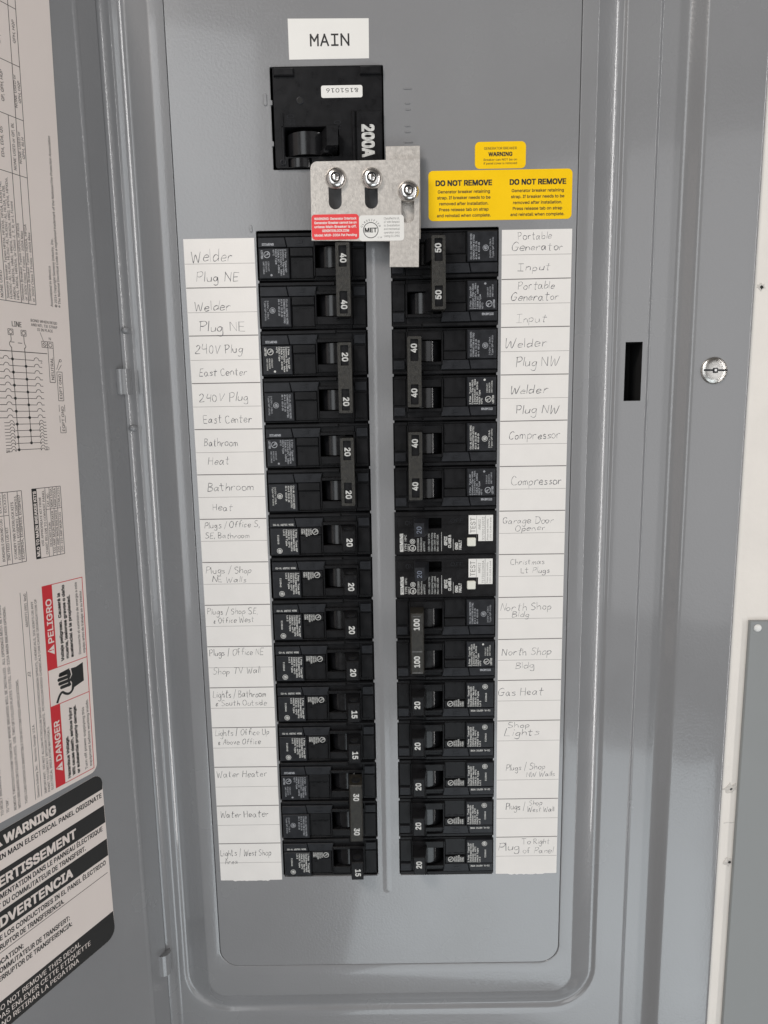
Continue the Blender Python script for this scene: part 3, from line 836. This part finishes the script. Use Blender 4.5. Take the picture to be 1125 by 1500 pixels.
def rtx(mb, s, xr, y, h, wd_, z, bold):                # right end at xr
    mb.text(s, xr, y, h, z, wd_, 'r', bold=bold)
rtx(wt, "WARNING", -67.0, -210.6, 4.6, 28.6, .12, .03)
wt.sheet([(-101.5, -210.6), (-96.6, -210.6), (-99.05, -205.8)], .12)
wt.build('heading_text', 'decal', wd)
wt = MB()
rtx(wt, "AVERTISSEMENT", -56.5, -230.6, 4.9, 53, .12, .03)
wt.build('heading_text', 'decal', wd)
wt = MB()
rtx(wt, "ADVERTENCIA", -60.8, -251.0, 4.9, 46, .12, .03)
wt.build('heading_text', 'decal', wd)
wt = MB()
for s, xr, y, w_ in (("DO NOT REMOVE THIS DECAL", -60, -293.3, 49), ("PAS ENLEVER CETTE ETIQUETTE", -53.8, -297.6, 55), ("NO RETIRAR LA PEGATINA", -62, -301.9, 45)):
    rtx(wt, s, xr, y, 2.7, w_, .12, .008)
wt.build('footer_text', 'decal', wd)
kt = MB()
for s, xr, y, h, w_ in (("CONDUCTORS IN MAIN ELECTRICAL PANEL ORIGINATE", -38.3, -217.3, 2.6, 83), ("L'ALIMENTATION DANS LE PANNEAU ÉLECTRIQUE", -39.6, -236.8, 2.6, 68), ("POINT DU COMMUTATEUR DE TRANSFERT.", -51.4, -241.4, 2.6, 58),
                        ("À TRAVÉS DE LOS CONDUCTORES IN EL PANEL ÉLECTRICO", -39.4, -257.6, 2.6, 80), ("INTERRUPTOR DE TRANSFERENCIA.", -67.4, -262.2, 2.6, 44), ("LOCATION:", -92, -269.7, 2.6, 15.5), ("COMMUTATEUR DE TRANSFERT:", -65, -273.9, 2.6, 42), ("INTERRUPTOR DE TRANSFERENCIA:", -64, -278.1, 2.6, 47)):
    rtx(kt, s, xr, y, h, w_, .1, .02)
kt.build('printed_text', 'ink_k', wd)

# ================================================================== main breaker
mb_ = empty('main_breaker', -27.3, 119.3, 0)
tag(mb_, 'large black 200A main breaker under the MAIN sticker', 'breaker')
def part(m, name, mt_, parent, smooth=False, off=(0, 0)):
    m.v = [(x - off[0], y - off[1], z) for x, y, z in m.v]
    return m.build(name, mt_, parent, smooth)
mo = (-27.3, 119.3)
c = MB()
c.holes(rrect(-55.2, 1.2, 119.6, 168.3, 1.0, 3), [rrect(-50.2, -21.6, 125.0, 139.4, .8, 2), rrect(-48.6, -36.2, 119.9, 124.4, .4, 2)], -20, 1.2)
c.box(-12.4, 1.0, 119.8, 146.6, 1.1, 2.4, .4)
c.box(-14.9, -13.0, 119.8, 146.8, 1.1, 2.9, .7)
c.box(-54.6, -44.2, 163.9, 167.6, 1.1, 2.6, .5)
c.box(-10.0, 1.0, 164.0, 168.0, 1.1, 2.6, .5)
c.box(-51.6, -21.0, 139.4, 140.2, 1.1, 1.8, .2)
c.box(-51.6, -50.4, 121.0, 146.4, 1.1, 1.8, .2)
c.frame(-50.0, -43.6, 139.9, 146.2, .35, 1.35)
part(c, 'case', 'black', mb_, off=mo)
dr = MB()
sec = [(-38.6 + 12 * math.cos(R(a)), -8.5 + 12 * math.sin(R(a))) for a in range(178, 1, -8)]
dr.extr_y(sec, 125.6, 136.8)
o = part(dr, 'handle_drum', 'black_gloss', mb_, off=mo)
smooth_angle(o, 40)
dr = MB()
sec = [(-42.4 + 8.5 * math.cos(R(a)), -6.5 + 8.5 * math.sin(R(a))) for a in range(178, 1, -9)]
dr.extr_y(sec, 119.95, 124.3)
o = part(dr, 'lower_drum', 'black_gloss', mb_, off=mo)
smooth_angle(o, 40)
h = MB()
h.frustum((-31.5, -23.4, 126.0, 137.6), (-27.4, -21.6, 127.4, 136.8), -3, 10.5)
h.frustum((-33.5, -24.0, 125.4, 128.0), (-29.5, -27.0, 125.6, 127.4), -3, 5.5)
part(h, 'handle', 'black', mb_, off=mo)
part(MB().lathe(-51.3, 122.4, [(1.7, 1.2), (1.6, 1.6), (1.1, 1.7), (1.0, 1.3), (.1, 1.3)], 16), 'rivet', 'plate', mb_, True, mo)
part(MB().lathe(-41.4, 152.4, [(2.0, 1.2), (1.8, 1.55), (1.4, 1.55)], 20), 'hole_rim', 'plate', mb_, True, mo)
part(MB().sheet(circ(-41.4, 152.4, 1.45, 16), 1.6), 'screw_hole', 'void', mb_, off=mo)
s = part(MB().prism(rrect(-30.3, -8.9, 153.4, 159.3, 1.0, 4), 1.2, 1.3), 'serial_sticker', 'sticker_w', mb_, off=mo)
part(MB().text('&151016', -11.0, 157.9, 2.0, 1.33, 16.6, d=(-1, 0)), 'lettering', 'ink_k', s, off=mo)
part(MB().text('200A', -9.4, 139.6, 6.0, 2.45, 15.4, d=(0, -1), bold=.03), 'rating_text', 'ink_w', mb_, off=mo)
e = MB()
e.text('OFF', -48.6, 145.7, 4.0, 1.42, 5.4, d=(0, -1))
part(e, 'embossed_text', 'plate', mb_, off=mo)
e = MB()
e.text('ON', -24.0, 142.4, 3.6, 1.42, 4.2, d=(0, -1))
part(e, 'embossed_text', 'plate', mb_, off=mo)
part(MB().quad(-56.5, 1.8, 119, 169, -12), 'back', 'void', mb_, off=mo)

# ================================================================== interlock plate
ip = empty('interlock_plate', -8, 67, 5)
tag(ip, 'bare aluminium generator interlock plate held by three shiny bolts', 'metal plate')
io = (-8, 67)
for m_ in ():
    pass
def ipart(m, name, mt_, parent=ip, smooth=False):
    m.v = [(x - io[0], y - io[1], z - 5) for x, y, z in m.v]
    return m.build(name, mt_, parent, smooth)
tl = [(-36.4 + 3.5 + 3.5 * math.cos(R(a)), 120.2 - 3.5 + 3.5 * math.sin(R(a))) for a in range(90, 181, 15)]
outer = [(-36.9, 81.4), (4.1, 80.4), (3.8, 67.5), (19.1, 67.2), (20.2, 120.4)] + tl
def slot(cx, y0, y1, r):
    return [(cx + r * math.cos(R(a)), y1 + r * math.sin(R(a))) for a in range(0, 181, 20)] + [(cx + r * math.cos(R(a)), y0 + r * math.sin(R(a))) for a in range(180, 361, 20)]
fpl = MB().holes(outer, [slot(-24.0, 100.0, 112, 3.4), slot(-5.2, 100.0, 112, 3.4), slot(13.7, 92.6, 105, 3.4)], 7.4, 9.0)
ipart(fpl, 'front_plate', 'alu')
ipart(MB().box(2.6, 20.4, 82.0, 128.0, 4.2, 5.8, .2), 'back_plate', 'alu')
for cx, cy in ((-23.4, 111.6), (-4.8, 111.3), (14.0, 104.7)):
    b = MB().lathe(cx, cy, [(2.9, 0), (2.9, 9.05), (5.5, 9.05), (5.5, 9.6), (5.3, 10.3), (4.7, 11.2), (3.8, 11.9), (2.9, 12.25), (2.5, 12.3), (2.35, 11.7), (1.9, 11.6), (1.7, 12.1), (1.3, 12.4), (.2, 12.45)], 32)
    b = ipart(b, 'bolt', 'chrome')
    smooth_angle(b, 50)
    w_ = MB().ring(cx, cy, 1.92, 2.34, 11.75, 24)
    ipart(w_, 'socket_ring', 'plate', b)
rs = ipart(MB().prism(rrect(-36.6, -11.9, 81.6, 94.2, 1.8, 4), 9.0, 9.12), 'red_sticker', 'red')
t = MB()
for s_, v in (("WARNING: Generator Interlock", 91.5), ("Generator Breaker cannot be on", 89.5), ("unless Main Breaker is off.", 87.5), ("GENINTERLOCK.COM", 85.5), ("Model: MUR-200A Pat Pending", 83.3)):
    t.text(s_, -24.2, v, 1.15, 9.14, 22 if 'GENI' not in s_ else 14, 'c', bold=.02)
ipart(t, 'lettering', 'sticker_w', rs)
ws = ipart(MB().prism(rrect(-11.9, 11.6, 80.6, 93.4, 1.6, 4), 9.0, 9.1), 'certification_sticker', 'sticker_w')
t = MB()
t.ring(-5.8, 86.0, 3.65, 4.0, 9.13, 32)
t.text('MET', -5.8, 85.0, 2.1, 9.13, 6.2, 'c', bold=.03)
for k, ch in enumerate('CLASSIFIED'):
    a = 158 - k * 15.0
    t.text(ch, -5.8 + 4.6 * math.cos(R(a)), 86.0 + 4.6 * math.sin(R(a)), .95, 9.13, al='c', d=(math.sin(R(a)), -math.cos(R(a))), bold=.01)
t.text('C  US', -2.2, 82.0, .7, 9.13, 2.2)
ipart(t, 'certification_mark', 'ink_k', ws)
t = MB()
for k, s_ in enumerate(("Classified to UL", "67 with Respect", "to Installation", "and mechanical", "operation only", "Listing E113981")):
    t.text(s_, 5.2, 91.2 - k * 1.75, 1.05, 9.13, 8.2, 'c')
ipart(t, 'fine_print', 'rule', ws)

# ================================================================== branch breakers
_shared = {}
def shared(key, fn, m, smooth=None):
    if key not in _shared:
        g = fn()
        me = g.mesh(key, m)
        if smooth:
            me.polygons.foreach_set('use_smooth', [True] * len(me.polygons))
            me.set_sharp_from_angle(angle=R(smooth))
        _shared[key] = me
    return _shared[key]
def place(name, me, parent, dx=0, dy=0, dz=0):
    o = link(name, me, parent)
    o.location = (dx * .001, -dz * .001, dy * .001)
    return o
HH = 12.45
def g_case():
    g = MB()
    g.box(-29, 1.2, -HH, HH, -12, -1.2, .3)
    g.box(20.8, 29, -HH, HH, -12, -1.0, .5)
    g.box(1.2, 20.8, 7.2, HH, -12, -1.0)
    g.box(1.2, 20.8, -HH, -6.6, -12, -1.0)
    g.box(-28.7, 12.0, 10.3, 12.2, -1.3, .35, .3)                 # top rail
    g.box(12.6, 28.6, 10.6, 12.1, -1.3, -.2, .3)
    g.box(-11.6, .7, 0.2, 4.6, -1.3, .7, .25)
    g.box(-11.6, .7, -11.2, -.2, -1.3, -.4, .25)
    for x in (-10.6, -6.9, -3.2):
        g.box(x, x + 2.4, -1.6, -1.1, -.5, -.12)
    g.box(21.6, 28.4, -10.6, 3.8, -1.1, -.35, .3)
    g.box(-28.7, 20, -12.2, -11.5, -1.3, -.3, .2)
    # frame round the handle well
    g.box(1.0, 1.9, -10.4, 7.4, -1.2, 1.25, .25)
    g.box(20.3, 21.2, -10.4, 7.4, -1.2, .9, .25)
    g.box(1.9, 20.3, 5.6, 7.4, -1.2, 1.2, .25)
    g.box(1.9, 20.3, -10.4, -6.1, -1.2, 1.1, .25)
    return g
def g_block():                                                     # dark grey raised parts
    g = MB()
    g.prism([(-28.4, 4.8), (-13.4, 4.8), (-14.4, 9.8), (-28.4, 9.8)], -1.3, 1.25, .25)
    g.prism([(-13.0, 4.8), (1.2, 4.8), (2.2, 9.9), (-14.0, 9.9)], -1.3, 1.1, .25)
    g.frame(-8.3, -3.9, 5.9, 8.7, .45, 1.22)
    g.box(-7.4, -4.6, 6.6, 8.0, 1.0, 1.3, .1)
    g.box(22.0, 28.3, 4.8, 9.6, -1.3, .5, .25)
    g.frame(23.3, 27.2, 5.9, 8.2, .35, .56)
    return g
def g_plate():
    return MB().box(-28.2, -12.2, -11.3, 4.3, -1.3, 1.55, .3)
def g_well():
    g = MB()
    g.quad(1.2, 20.8, -6.6, 7.2, -11.5)
    return g
def g_drum():
    sec = [(11 + 9.3 * math.cos(R(a)), -9.6 + 9.3 * math.sin(R(a))) for a in range(176, 3, -9)]
    return MB().extr_y(sec, -5.6, 5.2)
HY = -1.3
def g_handle(off=False):
    g = MB()
    if off:
        g.frustum((4.2, 11.5, -6.0 + HY, 6.2 + HY), (1.1, 7.9, -5.6 + HY, 5.8 + HY), -2, 9.0)
    else:
        g.frustum((12.0, 19.4, -6.4 + HY, 6.4 + HY), (13.7, 20.3, -6.0 + HY, 5.9 + HY), -2, 9.0)
    return g
def g_handle_single():
    g = MB()
    g.frustum((11.6, 20.2, -6.8 + HY, 6.8 + HY), (13.6, 20.7, -6.2 + HY, 5.6 + HY), -2, 11.4)
    g.frustum((13.6, 20.7, -6.2 + HY, 5.6 + HY), (14.1, 20.2, -5.7 + HY, 5.0 + HY), 11.4, 12.0)
    return g
def g_eye():                                                       # pin hole in the top face of a handle
    g = MB()
    n = 14
    yf = lambda z: 6.8 + HY + (5.6 - 6.8) * (z + 2) / 13.4 + .06
    r0 = [(17.0 + 2.6 * math.cos(2 * math.pi * i / n), 7.6 + 2.3 * math.sin(2 * math.pi * i / n)) for i in range(n)]
    r1 = [(17.0 + 1.9 * math.cos(2 * math.pi * i / n), 7.6 + 1.6 * math.sin(2 * math.pi * i / n)) for i in range(n)]
    vs = [(x, yf(z) + .25, z) for x, z in r0] + [(x, yf(z) + .25, z) for x, z in r1] + [(x, yf(z) - .1, z) for x, z in r0]
    fs = [(i, (i + 1) % n, n + (i + 1) % n, n + i) for i in range(n)] + [(i, 2 * n + i, 2 * n + (i + 1) % n, (i + 1) % n) for i in range(n)]
    g.add(vs, fs)
    return g
def g_eye_hole():
    n = 14
    yf = lambda z: 6.8 + HY + (5.6 - 6.8) * (z + 2) / 13.4 + .1
    return MB().add([(17.0 + 1.95 * math.cos(2 * math.pi * i / n), yf(7.6 + 1.65 * math.sin(2 * math.pi * i / n)), 7.6 + 1.65 * math.sin(2 * math.pi * i / n)) for i in range(n)], [tuple(reversed(range(n)))])
def g_tie(off=False):                                              # bar joining two handles, with windows
    x0, x1 = (0.4, 7.6) if off else (13.5, 20.9)
    g = MB()
    xm = (x0 + x1) / 2
    g.holes(rrect(x0, x1, -18.7 + HY, 18.6 + HY, .6, 2), [rrect(xm - 2.1, xm + 2.1, 6.4 + HY, 17.2 + HY, .3, 2), rrect(xm - 2.1, xm + 2.1, -17.3 + HY, -5.8 + HY, .3, 2)], 3.0, 12.0)
    return g
def g_tie_floor(off=False):
    x0, x1 = (0.9, 7.1) if off else (14.0, 20.4)
    return MB().box(x0, x1, -18.2 + HY, 18.1 + HY, 8, 11.1)
def g_tie_notch(off=False):
    xm = 4.0 if off else 17.2
    g = MB()
    for y in (6.0, -4.7):
        g.box(xm - 2.0, xm + 2.0, y + HY - .55, y + HY + .55, 11.0, 11.75, .2)
    return g
def g_tie_solid():
    g = MB()
    g.frustum((12.6, 20.6, -18.9 + HY, 19.4 + HY), (13.4, 20.9, -18.5 + HY, 18.0 + HY), 2.0, 11.6)
    g.frustum((13.4, 20.9, -18.5 + HY, 18.0 + HY), (14.0, 20.3, -18.0 + HY, 17.4 + HY), 11.6, 12.2)
    return g
# ---- print on the plates (left-hand orientation, text read downwards)
DN = (0, -1)
def ul(g, x, y, z, r=1.75):
    g.ring(x, y, r - .36, r, z, 22)
    g.text('U', x + .15, y + .85, 1.1, z, .8, d=DN, bold=.03)
    g.text('L', x - .75, y - .05, 1.1, z, .7, d=DN, bold=.03)
def csa(g, x, y, z, r=1.6):
    g.ring(x, y, r - .3, r, z, 20)
    g.ring(x, y - .1, .55, .95, z, 16)
    g.quad(x - .3, x + .35, y - 1.1, y + .5, z)
def p_ul():
    g = MB()
    z = 1.6
    for k, (s_, w_) in enumerate((("2 Pole   Type QP", 11.8), ("Common Trip HACR", 13.2), ("120/240V~  Max", 13.6), ("10kA IC  60Hz", 12.2), ("HACR Type", 7.6), ("40°C", 3.2))):
        g.text(s_, -14.3 - k * 1.28, 3.6, .86, z, w_, d=DN, bold=.02)
    ul(g, -23.9, 1.0, z)
    g.text('LISTED', -27.0, 3.2, .95, z, 4.3, d=DN, bold=.03)
    for k, (s_, w_) in enumerate((("CIRCUIT", 5.0), ("BREAKER", 5.4), ("UNIT E10848", 6.4))):
        g.text(s_, -23.6 - k * 1.3, -2.6, .8, z, w_, d=DN, bold=.01)
    g.sheet(circ(-21.8, -9.6, .6, 10), z)
    return g
def p_brand():
    return MB().text('SIEMENS', -26.4, 5.7, 1.15, 1.3, 6.3, bold=.03)
def p_csa():
    g = MB()
    z = 1.6
    for k, (s_, w_) in enumerate((("CU-AL 60/75C WIRE", 13.2), ("CONDUCTOR 60/75C", 12.6), ("#14-8  35 LB-IN", 9.2), ("#6-4   45 LB-IN", 8.6))):
        g.text(s_, -14.6 - k * 1.4, 3.2, .9, z, w_, d=DN, bold=.02)
    csa(g, -22.0, -2.6, z)
    for k, (s_, w_) in enumerate((("240V~ 10kA", 9.8), ("Type QP 60Hz", 10.6))):
        g.text(s_, -24.9 - k * 1.4, 2.6, .9, z, w_, d=DN, bold=.01)
    return g
def p_single():
    g = MB()
    z = 1.6
    for k, (s_, w_) in enumerate((("1 Pole   Type QP", 13.0), ("Circuit Breaker HACR", 12.4), ("120/240V~  Max 60Hz", 12.6), ("10kA IC  40°C", 10.4), ("HACR Type", 9.4), ("Lot 2", 3.4))):
        g.text(s_, -13.9 - k * 1.38, 3.5, .9, z, w_, d=DN, bold=.025)
    g.text('E10848', -24.2, .4, .9, z, 5.2, d=DN, bold=.02)
    csa(g, -23.2, -8.8, z)
    ul(g, -2.6, 1.9, .86)
    for k, (s_, w_) in enumerate((("LISTED", 3.4), ("CIRCUIT", 4.0), ("BREAKER", 4.4), ("UNIT", 3.2), ("E1084", 3.0))):
        g.text(s_, -5.5 - k * 1.25, 3.6, .85, .86, w_, d=DN, bold=.02)
    g.text('CU-AL  60/75C  WIRE', -26.4, 5.8, 1.0, 1.3, 11.6, bold=.02)
    return g
def p_rate(n):
    return lambda: MB().text(n, 0, 0, 3.1, 0, 2.05 * len(n) + .3, 'c', d=DN, bold=.025)

G_TWO, G_ONE = 'double pole branch breakers', 'single pole branch breakers'
def breaker(side, row, poles, rating, label, style='window', mark='ink_w', off=False):
    cu = -38.05 if side == 'L' else 33.55
    cv = 87.7 - P * (row - 1) - P / 2 * poles
    t = empty('double_breaker' if poles == 2 else 'single_breaker', cu, cv, 0, (0, 0, 0) if side == 'L' else (0, math.pi, 0))
    t.location += Vector((random.uniform(-.2, .2), random.uniform(-.25, .25), random.uniform(-.12, .12))) * .001
    t.rotation_euler.y += R(random.uniform(-.25, .25))
    tag(t, label, 'breaker', G_TWO if poles == 2 else G_ONE)
    for k in range(poles):
        dy = (P / 2 - P * k) if poles == 2 else 0
        place('case', shared('case', g_case, 'black'), t, 0, dy)
        place('raised_block', shared('raised_block', g_block, 'plate'), t, 0, dy)
        pl = place('label_plate', shared('label_plate', g_plate, 'plate'), t, 0, dy)
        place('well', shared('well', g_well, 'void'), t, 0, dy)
        place('drum', shared('drum', g_drum, 'black_gloss', 40), t, 0, dy)
        ink = 'ink_wd' if (row + k) % 3 else 'ink_w'
        if poles == 2:
            if k == 0:
                place('printed_text', shared('p_ul' + ink, p_ul, ink), pl)
                place('brand_text', shared('p_brand', p_brand, 'ink_wd'), pl)
            else:
                place('printed_text', shared('p_csa' + ink, p_csa, ink), pl)
        else:
            place('printed_text', shared('p_single' + ink, p_single, 'ink_w'), pl)
        xm = 4.0 if off else 17.2
        if poles == 1:
            hd_ = place('handle', shared('handle1', g_handle_single, 'black'), t)
            place('pin_eye', shared('pin_eye', g_eye, 'plate'), hd_)
            place('pin_hole', shared('pin_hole', g_eye_hole, 'void'), hd_)
            place('rating_number', shared('n' + rating + mark, p_rate(rating), mark), hd_, 15.9, HY - 1.2, 12.04)
        elif style == 'window':
            place('handle', shared('handle_off' if off else 'handle2', lambda: g_handle(off), 'black'), t, 0, dy)
            if k == 0:
                tie = place('handle_tie', shared('tie_off' if off else 'tie', lambda: g_tie(off), 'tie'), t)
                place('tie_core', shared('tie_core_off' if off else 'tie_core', lambda: g_tie_floor(off), 'black'), tie)
                place('tie_notch', shared('tie_notch_off' if off else 'tie_notch', lambda: g_tie_notch(off), 'tie'), tie)
            place('rating_number', shared('n' + rating + mark, p_rate(rating), mark), tie, xm - 1.3, HY + (11.0 if k == 0 else -12.6), 11.14)
        else:
            if k == 0:
                tie = place('handle_tie', shared('tie_solid', g_tie_solid, 'tie'), t)
                place('pin_eye', shared('pin_eye', g_eye, 'plate'), tie, 0, 12.6)
                place('pin_hole', shared('pin_hole', g_eye_hole, 'void'), tie, 0, 12.6)
                if rating == '100':
                    sb = MB()
                    for y in (17.0, 4.3):
                        sb.box(14.2, 20.2, y + HY - .35, y + HY + .35, 12.1, 12.35)
                    sb.box(15, 19.6, -16.8 + HY, -16.4 + HY, 12.1, 12.3)
                    place('scuffed_ridge', sb.mesh('scuffed_ridge', 'scuff'), tie)
            place('rating_number', shared('n' + rating + mark, p_rate(rating), mark), tie, 15.8, HY + (10.4 if k == 0 else -11.8), 12.24)
    return t
breaker('L', 1, 2, '40', 'double 40 amp breaker at the top of the left column, under the metal plate')
breaker('L', 3, 2, '20', 'double 20 amp breaker beside the two 240V Plug East Center labels')
breaker('L', 5, 2, '20', 'double 20 amp breaker beside the two Bathroom Heat labels')
breaker('L', 7, 1, '20', 'single 20 amp breaker beside the Plugs / Office S label')
breaker('L', 8, 1, '20', 'single 20 amp breaker beside the Plugs / Shop NE Walls label')
breaker('L', 9, 1, '20', 'single 20 amp breaker beside the Plugs / Shop SE Office West label')
breaker('L', 10, 1, '20', 'single 20 amp breaker beside the Shop TV Wall label')
breaker('L', 11, 1, '15', 'single 15 amp breaker beside the Lights / Bathroom South Outside label')
breaker('L', 12, 1, '15', 'single 15 amp breaker beside the Lights / Office Up label')
breaker('L', 13, 2, '30', 'double 30 amp breaker beside the two Water Heater labels', 'solid')
breaker('L', 15, 1, '15', 'single 15 amp breaker at the bottom of the left column')
breaker('R', 1, 2, '50', 'double 50 amp breaker switched off beside the Portable Generator Input labels', off=True)
breaker('R', 3, 2, '40', 'double 40 amp breaker beside the two Welder Plug NW labels')
breaker('R', 5, 2, '40', 'double 40 amp breaker beside the two Compressor labels')
breaker('R', 9, 2, '100', 'double 100 amp breaker beside the two North Shop Bldg labels', 'solid')
breaker('R', 11, 1, '20', 'single 20 amp breaker beside the Gas Heat label')
breaker('R', 12, 1, '20', 'single 20 amp breaker beside the Shop Lights label')
breaker('R', 13, 1, '20', 'single 20 amp breaker beside the Plugs / Shop NW Walls label')
breaker('R', 14, 1, '20', 'single 20 amp breaker beside the Plugs / Shop West Wall label')
breaker('R', 15, 1, '20', 'single 20 amp breaker at the bottom of the right column')

# ground fault breakers with white test sticker
UP = (0, 1)
def gfci(row, serial, label):
    t = empty('ground_fault_breaker', 33.55, 87.7 - P * (row - 1) - P / 2, 0)
    tag(t, label, 'breaker', 'ground fault breakers')
    def gc():
        g = MB()
        g.holes(rrect(-29, 29, -HH, HH, 0), [rrect(-11.0, -2.2, 2.6, 8.8, .3, 2)], -12, .6)
        g.box(-29, 29, 9.9, 12.2, .5, 1.0, .25)
        g.box(-1.6, 12.6, 4.6, 5.3, .5, .95, .2)
        g.box(-27.6, -18.4, 3.2, 9.4, .5, .8, .2)
        g.box(-28.6, 28.6, -12.2, -11.3, .5, .75, .15)
        return g
    place('case', shared('gfci_case', gc, 'black_gloss'), t)
    place('well', shared('gfci_well', lambda: MB().quad(-11, -2, 2.4, 9, -11), 'void'), t)
    h_ = place('handle', shared('gfci_handle', lambda: MB().frustum((-17.8, -9.6, -.6, 8.6), (-18.2, -12.8, -.2, 7.6), 0, 10.5), 'plate'), t)
    place('rating_number', shared('n20g', lambda: MB().text('20', 0, 0, 2.7, 0, 3.9, 'c', d=UP, bold=.01), 'ink_g'), h_, -14.2, 3.7, 10.55)
    def gt():
        g = MB()
        z = .66
        g.text('SIEMENS', -24.3, -10.6, 1.7, z, 10.4, d=UP, bold=.05)
        g.text('TYPE  HPC', -22.3, -10.4, 1.2, z, 9.6, d=UP, bold=.01)
        g.text('QPF2', -20.6, -10.4, 1.2, z, 4.2, d=UP, bold=.01)
        g.ring(-18.9, -8.6, 1.5, 1.9, z)
        g.text('UL', -18.3, -9.6, 1.2, z, 1.9, d=UP, bold=.03)
        g.ring(-18.9, -4.8, 1.2, 1.5, z)
        g.ring(-18.9, -4.8, .4, .8, z)
        for k, (s_, w_) in enumerate((("LISTED E10848", 7.6), ("Circuit Breaker", 8.2), ("and GFCI", 5.8))):
            g.text(s_, -15.2 + k * 1.7, -10.6, 1.1, z, w_, d=UP, bold=.01)
        for k, (s_, w_) in enumerate((("120V~ HACR TYPE", 10.4), ("Interrupting Rating", 10.6), ("10kA 120V~ 60Hz", 10.6), ("Max 40C 20A", 9.6))):
            g.text(s_, -9.0 + k * 1.65, -10.6, 1.0, z, w_, d=UP, bold=.01)
        g.line((-2.3, -10.6), (-2.3, .5), .2, z)
        g.text('GFCI', .9, -7.2, 1.6, z, 5.0, d=UP, bold=.05)
        g.text('CLASS A', 3.1, -8.7, 1.5, z, 7.4, d=UP, bold=.04)
        g.line((4.4, -10.4), (4.4, -3.6), .2, z)
        g.text('GND', 7.0, -9.8, 1.5, z, 3.9, d=UP, bold=.04)
        g.text('FAULT', 9.1, -9.8, 1.5, z, 5.4, d=UP, bold=.04)
        return g
    place('printed_text', shared('gfci_text', gt, 'ink_w'), t)
    place('off_mark', shared('gfci_marks', lambda: MB().text('OFF', 2.8, 6.0, 2.2, 1.0, 7).text('ON', -23.0, 4.8, 2.6, .85, 4), 'plate'), t)
    st = place('test_sticker', shared('gfci_sticker', lambda: MB().prism([(13.2, -.9), (18.7, -.9), (18.7, -5.0), (27.0, -5.0), (27.0, 10.0), (13.2, 10.0)], .6, 1.06), 'sticker_w'), t)
    lt = MB()
    lt.text('TEST', 17.0, -.1, 2.8, 1.1, 8.8, d=UP)
    lt.line((17.7, -4.6), (17.7, 9.8), .15, 1.1)
    lt.text('AM022', 20.0, 1.6, 1.3, 1.1, 6.0, d=UP)
    lt.text(serial, 22.2, -4.3, 1.3, 1.1, 13.2, d=UP)
    lt.line((22.7, -4.9), (22.7, 9.8), .2, 1.1)
    lt.text('Press test monthly', 24.4, -4.3, .9, 1.1, 12.2, d=UP)
    lt.text('120V CLASS A 6mA', 26.1, -4.3, .9, 1.1, 13.0, d=UP)
    place('lettering', lt.mesh('test_lettering', 'rule'), st)
    place('test_button', shared('gfci_button', lambda: MB().prism(rrect(12.3, 17.2, -7.8, -2.9, .7, 3), .4, 2.2, .35), 'button'), t)
gfci(7, 'X1720112057Z', 'ground fault breaker with white TEST sticker beside the Garage Door Opener label')
gfci(8, 'T1720112003A', 'ground fault breaker with white TEST sticker beside the Christmas Lt Plugs label')
